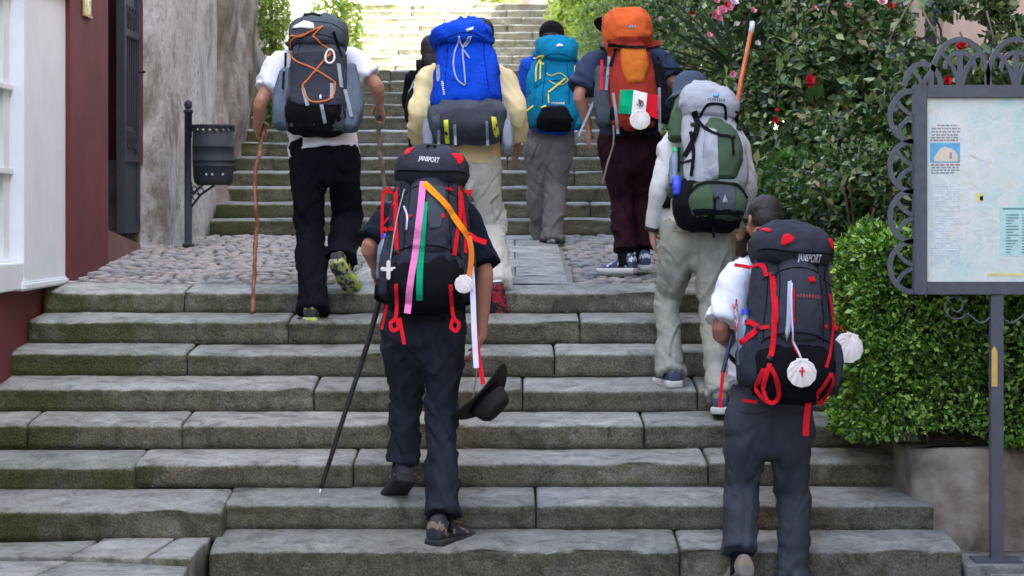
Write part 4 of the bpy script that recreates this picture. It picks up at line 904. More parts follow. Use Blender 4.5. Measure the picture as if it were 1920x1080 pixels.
    for s in 'LR':
        hp, kn, an = j['hp' + s], j['kn' + s], j['an' + s]; hem = an + (kn - an).normalized() * sp.get('hem' + s, .0)
        mid = lambda a_, b_, t, o_=0: a_.lerp(b_, t) + Vector((0, -o_, 0))
        loft(mb, [hp + Vector((0, 0, .03)), mid(hp, kn, .25, .008), mid(hp, kn, .6), kn, mid(kn, hem, .4, .012), mid(kn, hem, .8), hem], [(lr[0][0], lr[0][1]), (lr[0][0] * .95, lr[0][1]), (lr[1][0] * .94, lr[1][1]), (lr[2][0] * .95, lr[2][1] * .96), (lr[3][0] * .98, lr[3][1]), (lr[4][0] * .92, lr[4][1] * .92), (lr[4][0], lr[4][1] * 1.06)], side=hpv, n=20, c1='flat')
    for k in (-1, 1): mb.ell(hip + hpv * k * .078 + back * .055 - Vector((0, 0, .035)), (.088 * g, .075, .10))
    me = remesh(mb, sp.get('tvox', .0095), 4, 'trousers')
    ks = [j['knL'], j['knR'], j['anL'], j['anR'], hip]
    def wgt(x, y, z):
        q = Vector((x, y, z)); m_ = .35
        for i, k_ in enumerate(ks): m_ = max(m_, (1.25 if i in (2, 3) else .95) * math.exp(-((q - k_).length / .15) ** 2))
        return m_
    fo = sp.get('fold', .0075); sd0 = sp.get('seed', 1)
    drape(me, fo * .95, (9, 5, 2.2), sd0 * 3.1, .42 if sd0 % 2 else -.42, lambda x, y, z: .75); drape(me, fo * .6, (10, 5, 2.6), sd0 * 7.7, -.8 if sd0 % 2 else .8, lambda x, y, z: .6)
    folds(me, fo * 1.15, (2.5, 2.5, 9), sd0 * 1.9, .9, lambda x, y, z: max(0, wgt(x, y, z) - .33) * 1.3)
    tr_ = wlink('trousers', me, sp['trousers'], root)
    # shirt
    mb = MB(); hl = sp.get('shirt_hem', .05); sg = g * sp.get('sg', 1.0)
    loft(mb, [P3(hl), P3(.22, .0), P3(.45), P3(.68, -.01), P3(.86, -.01), P3(.97)], [(.180 * sg, .130 * sg), (.172 * sg, .125 * sg), (.172 * sg, .12 * sg), (.178 * sg, .122 * sg), (.150 * sg, .10 * sg), (.068, .068)], side=sdv, n=24, c0='flat', c1='flat')
    for s in 'LR':
        sh, el, wr = j['sh' + s], j['el' + s], j['wr' + s]; ar = sp.get('slr', (.066, .068, .066))
        if sp['sleeve'] == 'long':
            loft(mb, [P3(.84) + (sh - chest) * .45, sh, sh.lerp(el, .5), el, el.lerp(wr, .5), wr], [.072 * sg, ar[0] * sg, ar[1] * .95 * sg, ar[1] * .86 * sg, ar[1] * .76 * sg, ar[2] * .62 * sg], n=18, c1='flat')
        else:
            t = sp.get('slen', .8); loft(mb, [P3(.84) + (sh - chest) * .45, sh, sh.lerp(el, t * .5), sh.lerp(el, t)], [.072 * sg, ar[0] * sg, ar[1] * sg, ar[2] * 1.05 * sg], n=18, c1='flat')
    me = remesh(mb, .010, 4, 'shirt'); sf = sp.get('sfold', .009); drape(me, sf, (8, 5, 3.2), sp.get('seed', 1) * 5.7, .55, lambda x, y, z: 1); folds(me, sf * .30, (3, 3, 8), sp.get('seed', 1) * 2.7, .9)
    wlink('shirt', me, sp['shirt'], root)
    tb = BVHTree.FromObject(tr_, bpy.context.evaluated_depsgraph_get()) if False else BVHTree.FromPolygons([v.co + root.location for v in tr_.data.vertices], [tuple(p.vertices) for p in tr_.data.polygons])
    def onleg(p_):
        h = tb.ray_cast(p_ - Vector((0, 1, 0)), Vector((0, 1, 0))); return (h[0] - Vector((0, .0015, 0))) if h[0] is not None else None
    def seamline(nm, A, r=.0022):
        Q = [onleg(a) for a in A]; Q = [q for q in Q if q is not None]
        if len(Q) > 2: wlink(nm, MB().tube(Q, r, 5).mesh(nm), sp['trousers'], root)
    if sp.get('pockets', True):
        for k in (-1, 1):
            c = hip + hpv * k * .088 + Vector((0, 0, .055)); seamline('pocket_seam', [c + hpv * (-.06 + .012 * i) + Vector((0, 0, -.008 * math.sin(i / 10 * math.pi))) for i in range(11)], .003)
        seamline('seat_seam', [hip + Vector((0, 0, .09 - .018 * i)) for i in range(12)])
    if 'collar' in sp:
        pass
    for s in 'LR':
        an, kn = j['an' + s], j['kn' + s]; mb = MB(); loft(mb, [an - (kn - an).normalized() * .04, an + (kn - an).normalized() * .03, an + (kn - an).normalized() * .14], [.046, .045, .050], n=16, c0='flat', c1='flat'); wlink('sock', mb.mesh('sock'), sp.get('sock', M['blackcloth']), root)
    for s in 'LR': shoe(root, j['an' + s], sp['toe' + s], sp.get('up' + s, (0, 0, 1)), sp['shoe'], sp.get('ss', 1.0))
    root['group'] = 'hikers climbing the steps'
    return root, j, dict(L=L, Mx=Mx, back=back, sdv=sdv, hip=hip, chest=chest, neck=neck, spine=spine)

# ------------------------------------------------------------------ packs
def softbody(rows, e=.62, n=44, sub=6, wr=.006, f=(9, 9, 12), seed=0, name='bag', cap=True):
    """rows of (z, half width, outer y (towards the viewer, negative), inner y, x shift): a stuffed cloth bag with rounded corners."""
    A = catn(rows, sub); R_ = []
    def ring(z, hw_, yo, yi, xo, sc=1.0):
        cy = (yo + yi) / 2; d_ = (yi - yo) / 2; out = []
        for i in range(n):
            a = 2 * math.pi * i / n; ca, sa = math.cos(a), math.sin(a)
            out.append(Vector((xo + hw_ * sc * math.copysign(abs(ca) ** e, ca), cy + d_ * sc * math.copysign(abs(sa) ** (e if sa > 0 else .8), sa), z)))
        return out
    z0, z1 = A[0][0], A[-1][0]
    if cap:
        for q, sc in ((.022, .25), (.020, .6), (.013, .86), (.005, .96)): R_.append(ring(z0 - q, *A[0][1:], sc))
    for r in A: R_.append(ring(*r))
    if cap:
        for q, sc in ((.006, .96), (.016, .86), (.025, .6), (.028, .25)): R_.append(ring(z1 + q, *A[-1][1:], sc))
    me = MB().rings(R_).mesh(name)
    if wr: folds(me, wr * .8, f, seed * 4.3, .5); drape(me, wr * 1.1, (11, 6, 3.4), seed * 2.9, .35 if seed % 2 else -.35, lambda x, y, z: 1); folds(me, wr * .35, (22, 22, 30), seed, .5)
    return me
def seams(pk, xs=(.1,), z0=.2, z1=.55, zs=()):
    for x in xs:
        for k in (-1, 1): link('seam', MB().tube([pk.hit(k * (x + .012 * math.sin(z_ * 9)), z_, .001, -.2) for z_ in np.linspace(z0, z1, 16)], .0026, 5).mesh('seam'), M['packblack'], pk.root)
    for z_ in zs: link('seam', MB().tube([pk.hit(x, z_ - .05 * (x / .15) ** 2, .001, -.18) for x in np.linspace(-.15, .15, 18)], .0026, 5).mesh('seam'), M['packblack'], pk.root)
class Pack:
    def __init__(s, label, base_px, Y, lean=-12, roll=0, yaw=0, name='backpack', sc=1.0, group=None):
        s.loc = P(base_px[0], base_px[1], Y); rot = Matrix.Rotation(R(yaw), 4, 'Z') @ Matrix.Rotation(R(roll), 4, 'Y') @ Matrix.Rotation(R(lean), 4, 'X')
        s.mw = Matrix.Translation(s.loc) @ rot @ Matrix.Scale(sc, 4); s.inv = s.mw.inverted(); s.root = empty(name, label=label, cat='backpack', mw=s.mw, group=group or 'backpacks worn by the hikers'); s.V = []; s.Fc = []; s.bvh = None
    def part(s, name, me, mat, hit=True, parent=None):
        o = link(name, me, mat, parent or s.root)
        if hit:
            b = len(s.V); s.V += [v.co.copy() for v in me.vertices]; s.Fc += [tuple(i + b for i in p.vertices) for p in me.polygons]; s.bvh = None
        return o
    def tree(s):
        if s.bvh is None: s.bvh = BVHTree.FromPolygons(s.V, s.Fc)
        return s.bvh
    def W(s, v): return s.mw @ Vector(v)
    def L(s, px, py, ym=-.22):           # a pixel of the photograph -> x, z on the pack's own outer plane
        o = s.inv @ Vector((0, 0, CH)); q = s.inv @ P(px, py, s.loc.y); t = (ym - o.y) / (q.y - o.y); h = o + (q - o) * t; return (h.x, h.z)
    def hit(s, x, z, off=.003, last=None):
        h = s.tree().ray_cast(Vector((x, -1.2, z)), Vector((0, 1, 0)))
        if h[0] is None: return Vector((x, last if last is not None else -.06, z))
        return Vector((x, h[0].y - off, z))
    def ribbon(s, pts, wd, mat, name='strap', px=True, th=.003, off=.004, parent=None, free=None, top=None, n=12, twist=0, tw_f=0, ret=False):
        """A flat strap laid on the pack's outer side through photograph points; free = y of a strap that hangs clear."""
        Q = [s.L(*p) for p in pts] if px else pts; Q = cat([Vector((a, 0, b)) for a, b in Q], n); R_ = []; last = None; Y_ = []
        for q in Q:
            v = s.hit(q.x, q.z, off, last); last = v.y; Y_.append(v.y if free is None else free)
        Y_ = [sum(Y_[max(0, i - 1):i + 2]) / len(Y_[max(0, i - 1):i + 2]) for i in range(len(Y_))]; Y_ = [min(a, b) for a, b in zip(Y_, Y_)]
        for i, q in enumerate(Q):
            t = (Q[min(i + 1, len(Q) - 1)] - Q[max(0, i - 1)]).normalized(); nn_ = Vector((-t.z, 0, t.x)) * wd / 2
            if tw_f: nn_ = nn_ * (.35 + .65 * abs(math.cos(tw_f * i))) + Vector((0, .5 * wd * math.sin(tw_f * i) * .5, 0))
            yy = Y_[i]; a = Vector((q.x, yy, q.z)) - nn_; b = Vector((q.x, yy, q.z)) + nn_
            if free is None:
                ha = s.hit(a.x, a.z, off, yy).y; hb = s.hit(b.x, b.z, off, yy).y
                a.y = max(min(ha, yy + .01), yy - .01); b.y = max(min(hb, yy + .01), yy - .01)
            t_ = Vector((0, th, 0)); R_.append([a - t_, b - t_, b, a])
        me = MB().rings(R_).mesh(name)
        if ret: return me
        if top: o = empty(top[0], label=top[1], cat=top[2], group='ribbons on the centre backpack', mw=s.mw); link(name, me, mat, o, False); return o
        return link(name, me, mat, parent or s.root, False)
    def cord(s, pts, r, mat, name='cord', off=.004, free=None, parent=None, n=6):
        Q = cat([Vector((a, 0, b)) for a, b in [s.L(*p) for p in pts]], n); out = []; last = None
        for q in Q:
            v = s.hit(q.x, q.z, off, last); last = v.y
            if free is not None: v.y = free
            out.append(v)
        me = MB().tube(out, r, 6).mesh(name); return link(name, me, mat, parent or s.root)
    def patch(s, poly, mat, name='patch', off=.003, px=True, grid=.012, parent=None, th=.0015):
        """A cloth panel cut to an outline and laid on the pack."""
        Q = [s.L(*p) for p in poly] if px else poly
        bm = bmesh.new(); vs = [bm.verts.new((a, 0, b)) for a, b in Q]; f = bm.faces.new(vs)
        xs = [a for a, b in Q]; zs = [b for a, b in Q]
        x = min(xs) + grid
        while x < max(xs): bmesh.ops.bisect_plane(bm, geom=bm.verts[:] + bm.edges[:] + bm.faces[:], plane_co=(x, 0, 0), plane_no=(1, 0, 0)); x += grid
        z = min(zs) + grid
        while z < max(zs): bmesh.ops.bisect_plane(bm, geom=bm.verts[:] + bm.edges[:] + bm.faces[:], plane_co=(0, 0, z), plane_no=(0, 0, 1)); z += grid
        for v in bm.verts: h = s.hit(v.co.x, v.co.z, off, -.12); v.co.y = h.y
        if f.normal.y > 0: pass
        r = bmesh.ops.extrude_face_region(bm, geom=bm.faces[:]); 
        for e_ in r['geom']:
            if isinstance(e_, bmesh.types.BMVert): e_.co.y -= th
        bmesh.ops.recalc_face_normals(bm, faces=bm.faces); me = bpy.data.meshes.new(name); bm.to_mesh(me); bm.free()
        return link(name, me, mat, parent or s.root)
    def text(s, txt, c, h, mat, name='lettering', off=.004, slant=0, width=None, rot=0):
        cu = bpy.data.curves.new('t', 'FONT'); cu.body = txt; cu.size = 1; cu.align_x = 'CENTER'; cu.align_y = 'CENTER'; cu.offset = .015; o = bpy.data.objects.new('t', cu); COL.objects.link(o)
        dg = bpy.context.evaluated_depsgraph_get(); dg.update(); me = bpy.data.meshes.new_from_object(o.evaluated_get(dg)); bpy.data.objects.remove(o)
        bm = bmesh.new(); bm.from_mesh(me); xs = [v.co.x for v in bm.verts]; W0 = max(xs) - min(xs); k = h / .7; kx = (width / W0) if width else k; cx_, cz_ = s.L(*c)
        for x in np.arange(min(xs) * 1.0, max(xs), .25): bmesh.ops.bisect_plane(bm, geom=bm.verts[:] + bm.edges[:] + bm.faces[:], plane_co=(x, 0, 0), plane_no=(1, 0, 0))
        for v in bm.verts:
            x, y = v.co.x * kx, v.co.y * k; x, y = x * math.cos(rot) - y * math.sin(rot), x * math.sin(rot) + y * math.cos(rot); hh = s.hit(cx_ + x, cz_ + y, off, -.2); v.co = hh
        bm.to_mesh(me); bm.free(); me.name = name; return link(name, me, mat, s.root, False)
    def marks(s, c, width, h, mat, n=7, rot=0, seed=1):
        r_ = random.Random(seed); x0, z0 = s.L(*c); mb = MB()
        for i in range(n):
            a = (i / (n - 1) - .5) * width; w_ = width / n * .36; hh = h * r_.uniform(.3, .5)
            V_ = [(a - w_, -hh), (a + w_, -hh), (a + w_, hh), (a - w_, hh)]; V_ = [(x * math.cos(rot) - z * math.sin(rot), x * math.sin(rot) + z * math.cos(rot)) for x, z in V_]
            mb.add([s.hit(x0 + x, z0 + z, .005, -.2) for x, z in V_], [(0, 1, 2, 3)])
        link('faded_print', mb.mesh('faded_print'), mat, s.root, False)
    def shoulder_straps(s, j, info, mat, wd=.055, z=.50, x=.07):
        """Padded straps from the pack over both shoulders and back under the arms to its foot."""
        iv = s.inv; up = info['spine'].normalized(); bk = info['back']
        for k, sh in ((-1, j['shL']), (1, j['shR'])):
            c = info['chest'].lerp(sh, .62); pts = [s.W((k * x, .0, z)), c + bk * .10 + up * .07, c + up * .115, c - bk * .095 + up * .05, c - bk * .155 - up * .12, c - bk * .15 - up * .26 + info['sdv'] * k * .02, c - bk * .07 - up * .36 + info['sdv'] * k * .07, s.W((k * .14, .0, .10))]
            R_ = []
            Q = cat(pts, 5)
            for i, q in enumerate(Q):
                t = (Q[min(i + 1, len(Q) - 1)] - Q[max(0, i - 1)]).normalized(); sdv = info['sdv'] - t * info['sdv'].dot(t); sdv.normalize(); n_ = t.cross(sdv); w2 = wd / 2 * (1 if i < len(Q) * .62 else .5)
                R_.append([iv @ (q + sdv * a * w2 + n_ * b * .008) for a, b in ((-1, -.6), (-.8, 1), (.8, 1), (1, -.6), (.8, -1), (-.8, -1))])
            link('shoulder_strap', MB().rings(R_).mesh('shoulder_strap'), mat, s.root)
    def hip_belt(s, info, mat, z=.06, h=.07, g=1.0):
        c = s.inv @ (info['hip'] + info['spine'].normalized() * .185); rx = .212 * g; ry = .15 * g; R_ = []
        for i in range(28):
            a = R(-62) + R(304) * i / 27; q = Vector((c.x + rx * math.sin(a + math.pi), c.y + ry * math.cos(a + math.pi) * -1, c.z)) if False else Vector((c.x + rx * math.sin(R(48) + R(264) * i / 27), c.y - ry * math.cos(R(48) + R(264) * i / 27), c.z))
            n_ = Vector(((q.x - c.x) / rx, (q.y - c.y) / ry, 0)).normalized(); hh = h / 2 * (1 if 4 < i < 23 or True else .5)
            R_.append([q + n_ * a_ * .009 + Vector((0, 0, b_ * hh)) for a_, b_ in ((-1, -1), (1, -.8), (1, .8), (-1, 1))])
        link('hip_belt', MB().rings(R_).mesh('hip_belt'), mat, s.root)
def buckle(pk, px, py, mat, w_=.03, h_=.022, off=.01):
    x, z = pk.L(px, py); q = pk.hit(x, z, off, -.15); mb = MB(); mb.box(q.x - w_ / 2, q.x + w_ / 2, q.y - .004, q.y + .004, q.z - h_ / 2, q.z + h_ / 2)
    me = mb.mesh('buckle'); bm = bmesh.new(); bm.from_mesh(me); bmesh.ops.bevel(bm, geom=bm.edges[:], offset=.003, segments=2, affect='EDGES'); bm.to_mesh(me); bm.free(); link('buckle', me, mat, pk.root)
def shell(c, r, label, normal=(0, -1, .1), roll=0, group='pilgrim scallop shells', mark=False, mat=None):
    """A scallop shell: fluted fan, domed, with two small ears at the hinge."""
    nrm = Vector(normal).normalized(); up = Vector((math.sin(roll), 0, math.cos(roll))); up = (up - nrm * up.dot(nrm)).normalized(); sd = up.cross(nrm)
    Mx = Matrix((sd, -nrm, up)).transposed().to_4x4(); Mx.translation = c
    V = []; na, nr = 61, 9; Fc = []; hz_ = r * .86
    for k in range(nr + 1):
        q = k / nr
        for i in range(na):
            a = R(-152) + R(304) * i / (na - 1); rib = .5 + .5 * math.cos(a * 11); ro = r * (1 + .018 * math.cos(a * 11)); bx_, bz_ = ro * 1.03 * math.sin(a), -ro * math.cos(a)
            V.append(Vector((bx_ * q, -(r * .55 * q ** .8 * (1 - q) + r * .02) - rib * q * r * .05, hz_ + (bz_ - hz_) * q)))
    for k in range(nr):
        for i in range(na - 1): Fc.append((k * na + i, k * na + i + 1, (k + 1) * na + i + 1, (k + 1) * na + i))
    b = len(V); V2 = [Vector((v.x, v.y + r * .045, v.z)) for v in V]; Fc2 = [tuple(reversed([i + b for i in f])) for f in Fc]
    o = empty('scallop_shell', label=label, cat='scallop shell', group=group, mw=Mx); mm = mat or M['shell']
    link('valve', mesh('valve', V + V2, Fc + Fc2), mm, o)
    mb = MB(); mb.add([(-r * .42, -r * .05, r * 1.02), (r * .42, -r * .05, r * 1.02), (r * .38, -r * .10, r * .74), (-r * .38, -r * .10, r * .74), (-r * .42, 0, r * 1.02), (r * .42, 0, r * 1.02), (r * .38, 0, r * .74), (-r * .38, 0, r * .74)], [(3, 2, 1, 0), (4, 5, 6, 7), (0, 1, 5, 4), (1, 2, 6, 5), (2, 3, 7, 6), (3, 0, 4, 7)])
    mb.build('hinge_ears', mm, o)
    if mark:
        mb = MB(); mb.box(-.0035, .0035, -r * .30, -r * .10, -r * .25, r * .42); mb.box(-.014, .014, -r * .30, -r * .10, r * .10, r * .17); mb.build('red_cross', M['redcloth'], o)
    return o
def stick(label, pts, r, mat, knots=0, tipm=None, name='walking_stick', grip=None):
    root = empty(name, tuple(pts[-1]), label, 'walking stick', 'walking sticks and poles' if name == 'walking_stick' else None)
    Q = cat(pts, 10); n = len(Q); rr = [(r[0] + (r[1] - r[0]) * i / (n - 1)) for i in range(n)] if isinstance(r, tuple) else [r] * n
    if knots:
        for i in range(n): rr[i] *= 1 + .22 * noise.noise(Vector((i * .7, knots, 0))) + (.3 if noise.noise(Vector((i * .9, 3, knots))) > .35 else 0); Q[i] = Q[i] + Vector((noise.noise(Vector((i * .35, knots, 1))), noise.noise(Vector((i * .35, knots, 7))), 0)) * .010
    wlink('shaft', MB().tube(Q, rr, 9).mesh('shaft'), mat, root)
    if tipm: d_ = (Q[-1] - Q[-3]).normalized(); wlink('ferrule', MB().tube([Q[-1] - d_ * .01, Q[-1] + d_ * .03, Q[-1] + d_ * .065], [.009, .008, .004], 10).mesh('ferrule'), tipm, root)
    if grip: wlink('grip', MB().tube(Q[:grip[0]], [a * 1.5 for a in rr[:grip[0]]], 10).mesh('grip'), grip[1], root)
    return root
# ------------------------------------------------------------------ cloth colours
for k, c, kw in (('navy', (.022, .025, .036), {}), ('blacktrouser', (.004, .0045, .008), {}), ('whitecotton', (.66, .68, .73), dict(var=.04, fold=.3)), ('beige', (.52, .51, .44), dict(fold=.4)), ('sweater', (.70, .58, .30), dict(var=.08, weave=300)),
        ('brownpant', (.155, .145, .14), {}), ('maroonpant', (.024, .006, .011), {}), ('navytee', (.030, .042, .080), {}), ('sagepant', (.28, .285, .235), dict(fold=.35)), ('greyshirt', (.52, .53, .49), dict(var=.08)), ('slate', (.045, .050, .063), {}),
        ('darktee', (.005, .008, .015), {}), ('royal', (.01, .07, .42), {}), ('blackcloth', (.005, .005, .006), {}), ('charcoal', (.029, .033, .044), dict(fold=.4)), ('charcoal2', (.040, .044, .058), dict(fold=.4)), ('packgrey', (.060, .074, .088), dict(fold=.4)), ('packgrey2', (.09, .12, .15), dict(fold=.4)),
        ('packblack', (.005, .005, .007), {}), ('blue', (.003, .055, .50), dict(fold=.5, fscale=12)), ('bluegrey', (.07, .08, .10), dict(fold=.45)), ('teal', (.002, .18, .32), dict(fold=.5)), ('teal2', (.006, .13, .20), dict(fold=.5)), ('orange', (.55, .10, .022), dict(fold=.45)), ('rust', (.28, .03, .018), dict(fold=.45)),
        ('amber', (.58, .16, .022), dict(fold=.4)), ('silver', (.34, .37, .40), dict(var=.08, fold=.4)), ('moss', (.060, .10, .055), dict(fold=.4)), ('redcloth', (.60, .010, .020), dict(var=.1)), ('pink', (.80, .22, .48), dict(var=.06)), ('greencloth', (.0, .36, .16), dict(var=.06)), ('orangecloth', (.90, .30, .01), dict(var=.1)),
        ('lilac', (.62, .62, .82), dict(var=.06)), ('lime', (.62, .75, .05), dict(var=.05)), ('yellow', (.75, .68, .08), dict(var=.05)), ('paleblue', (.38, .45, .52), {}), ('flagwhite', (.80, .80, .78), dict(var=.03)), ('orangecord', (.55, .16, .05), dict(var=.1)), ('denimhat', (.055, .075, .11), {}), ('felt', (.028, .026, .025), {}), ('greyweb', (.26, .30, .34), {})):
    M[k] = cloth(k, c, **kw)
M['shell'] = noisemat('scallop shell', [(.3, (.66, .62, .56)), (.7, (.80, .77, .72))], 18, .4, .2, 100, .002)
M['wood'] = noisemat('peeled hazel', [(.35, (.08, .02, .010)), (.5, (.20, .055, .025)), (.62, (.32, .15, .08))], 22, .6, .7, 60, .004, (1, 1, .4), world=True)
M['greywood'] = noisemat('grey branch', [(.3, (.13, .10, .07)), (.6, (.28, .24, .18))], 20, .8, .7, 60, .004, (1, 1, .4), world=True)
M['darkwood'] = noisemat('dark stained stick', [(.3, (.010, .009, .010)), (.7, (.04, .032, .03))], 16, .35, .3, 60, .003, world=True)
M['steel'] = plain('steel', (.6, .6, .6), .3, .8); M['orangewood'] = plain('orange varnish', (.50, .12, .03), .35); M['plastic'] = plain('grey plastic', (.30, .32, .33), .4); M['bluecap'] = plain('blue plastic', (.02, .05, .55), .35); M['greencap'] = plain('green plastic', (.02, .55, .2), .35)
M['rubber'] = plain('black rubber', (.018, .018, .02), .7); M['tan'] = plain('tan suede', (.24, .19, .13), .85); M['limeshoe'] = plain('lime mesh', (.40, .52, .04), .7); M['shoegrey'] = plain('grey suede', (.20, .18, .155), .85); M['shoedark'] = plain('dark suede', (.035, .035, .045), .8); M['shoewhite'] = plain('white mesh', (.60, .62, .65), .6); M['shoenavy'] = plain('navy mesh', (.05, .07, .13), .7); M['redrubber'] = noisemat('red and black sole', [(.48, (.02, .018, .02)), (.55, (.40, .02, .04))], 30, .6, .3, 60, .004, world=True); M['limesole'] = noisemat('lime and black sole', [(.44, (.03, .03, .03)), (.5, (.30, .32, .28)), (.56, (.45, .56, .05))], 28, .6, .3, 60, .004, world=True); M['whiterubber'] = plain('white rubber', (.55, .55, .52), .6)
M['logo'] = plain('pale lettering', (.62, .64, .66), .5); M['logored'] = plain('dark red lettering', (.25, .03, .04), .5); M['logoblue'] = plain('blue lettering', (.05, .35, .62), .5); M['logodark'] = plain('dark lettering', (.08, .10, .12), .5)
def watermat():
    m, t, bs, o = nodes('clear bottle'); bs.inputs['Base Color'].default_value = (.30, .42, .58, 1); bs.inputs['Transmission Weight'].default_value = .55; bs.inputs['Roughness'].default_value = .12; return m
M['bottle'] = watermat()
def bottle(pk, x, y, z, r=.033, h=.20, cap='bluecap', label='clear plastic water bottle in a side pocket', tilt=0):
    mw = pk.mw @ Matrix.Translation((x, y, z)) @ Matrix.Rotation(tilt, 4, 'Y'); o = empty('water_bottle', label=label, cat='water bottle', mw=mw)
    prof = [(.001, 0), (r * .8, 0), (r, .008), (r, h * .25), (r * .93, h * .30), (r, h * .35), (r, h * .62), (r * .9, h * .76), (r * .42, h * .9), (r * .42, h * .95)]
    mb = MB(); mb.rings([[Vector((a * math.cos(2 * math.pi * i / 16), a * math.sin(2 * math.pi * i / 16), b)) for i in range(16)] for a, b in prof]); mb.build('flask', M['bottle'], o, True)
    mb = MB(); mb.rings([[Vector((a * math.cos(2 * math.pi * i / 14), a * math.sin(2 * math.pi * i / 14), b)) for i in range(14)] for a, b in ((r * .5, h * .93), (r * .5, h * 1.02))]); mb.build('cap', M[cap], o, False); return o
V = Vector
SH = lambda a, b, c: (M[a], M[b], M[c])

# ================================================================== 1: white T-shirt, black trousers, two sticks, grey pack with orange bungee
Y = 12.35
J1 = dict(head=(590, 66, .36), neck=(592, 92, .22), shL=(525, 118, .16), shR=(658, 112, .16), elL=(490, 190, .05), elR=(706, 160, .12), wrL=(482, 240, .22), wrR=(712, 196, .30),
          hpL=(577, 290, -.0), hpR=(640, 290, .0), knL=(582, 425, .06), knR=(652, 400, .20), anL=(586, 578, -.14), anR=(640, 488, -.02))
p1, j, inf = person(tuple(P(585, 603, Y - .15)), 'person in white T-shirt and black trousers climbing with a stick in each hand', J1, Y,
    dict(skin=M['skin'], trousers=M['blacktrouser'], shirt=M['whitecotton'], sleeve='short', slen=.72, g=1.06, shoe=SH('shoedark', 'limeshoe', 'limesole'), shirt_hem=.0, waist=.07, sg=1.09, seed=1, fold=.014,
         handL=(V((0, .9, -.35)), V((.8, .1, 0)), V((0, 0, 1)), 1.15), handR=(V((.15, .6, -.6)), V((-.4, .3, -.6)), V((-1, 0, 0)), 1.0), toeL=V((.15, 1, -.05)), toeR=V((.30, .62, -.62)), upL=(0, 0, 1), upR=V((0, .6, .7)), leg=((.112, .11), (.098, .10), (.092, .09), (.088, .085), (.094, .095)), hemL=-.02))
pk = Pack('grey backpack with criss-crossed orange bungee cord and white carabiner', (594, 250), Y - .13, lean=-17, roll=2)
pk.part('main_body', softbody([(0.0, .165, -.17, 0, 0), (.10, .180, -.21, 0, 0), (.28, .170, -.20, 0, -.005), (.45, .150, -.18, 0, -.01), (.53, .135, -.16, 0, -.015)], seed=1), M['packgrey'])
pk.part('bottom_compartment', softbody([(-.01, .150, -.17, 0, 0), (.06, .172, -.225, 0, 0), (.145, .165, -.226, 0, 0)], seed=2), M['packblack'])
pk.part('side_pocket', softbody([(.02, .045, -.14, -.02, -.195), (.15, .052, -.16, -.02, -.200), (.33, .036, -.13, -.02, -.185)], seed=3, wr=.005), M['packgrey2'])
pk.part('side_pocket', softbody([(.02, .045, -.14, -.02, .195), (.15, .058, -.16, -.02, .205), (.37, .036, -.13, -.02, .180)], seed=4, wr=.005), M['packgrey2'])
pk.part('lid', softbody([(.50, .160, -.21, .03, -.02), (.56, .168, -.225, .04, -.02), (.63, .155, -.19, .03, -.022), (.67, .110, -.13, .0, -.025)], seed=5), M['packgrey'])
pk.patch([(543, 95), (648, 90), (650, 190), (628, 198), (560, 198), (543, 188)], M['charcoal'], 'front_panel', .004)
pk.patch([(545, 48), (570, 38), (588, 44), (590, 56), (575, 55), (562, 52), (552, 52)], M['logo'], 'dome_emblem', .005)
for q in ([(533, 58), (560, 68), (585, 60), (606, 50)], [(585, 70), (606, 50)], [(585, 68), (618, 90), (614, 104)], [(540, 72), (570, 64)], [(541, 80), (545, 98), (558, 113), (592, 130), (627, 152)], [(618, 96), (592, 130), (567, 160)], [(567, 160), (572, 178), (582, 191), (600, 193), (620, 186), (627, 170), (628, 152)]):
    pk.cord(q, .0055, M['orangecord'], 'bungee_cord', .008)
for q in ([(568, 165), (577, 200)], [(622, 155), (622, 185)], [(603, 198), (609, 228)], [(646, 162), (658, 212)], [(634, 115), (640, 160)]): pk.ribbon(q, .020, M['greyweb'], 'webbing_strap', off=.007)
pk.ribbon([(531, 80), (529, 160)], .014, M['packblack'], 'compression_strap'); pk.ribbon([(625, 60), (640, 100)], .016, M['packblack'], 'compression_strap')
pk.patch([(599, 181), (601, 177), (603, 181), (603, 187), (599, 187)], M['logo'], 'small_emblem', .006)
pk.cord([(570, 22), (585, 17), (600, 22)], .006, M['packblack'], 'haul_loop', .01)
pk.shoulder_straps(j, inf, M['packblack'])
seams(pk, (.125,), .16, .48, (.52, .60))
# carabiner
c_ = pk.L(618, 103); h_ = pk.hit(c_[0], c_[1], .014, -.2); cr = empty('carabiner', label='white oval carabiner clipped to the orange cord', cat='carabiner', mw=pk.mw)
link('ring', MB().tube([h_ + V((math.cos(a) * .026 * (1 - .15 * math.sin(a)), 0, math.sin(a) * .042)) for a in [2 * math.pi * i / 24 for i in range(25)]], .0062, 8).mesh('ring'), M['shell'], cr)
hL = j['wrL'] + V((0, .9, -.35)).normalized() * .075 + V((.028, 0, 0))
stick('gnarled reddish wooden stick held in the left hand of the white shirted hiker', [hL + V((-.003, .0, .06)), hL, P(479, 330, Y - .02), P(481, 420, Y - .05), P(477, 500, Y - .1), P(474, 588, 12.16)], (.013, .011), M['wood'], 3)
hR = j['wrR'] + V((.0, .05, -.07)); stick('pale crooked branch held in the right hand of the white shirted hiker', [hR + V((-.01, -.01, .03)), P(709, 240, Y + .45), P(712, 290, Y + .5), P(720, 335, Y + .55), V((P(722, 335, Y).x, 13.0, lz(13.0)))], (.016, .012), M['greywood'], 7)

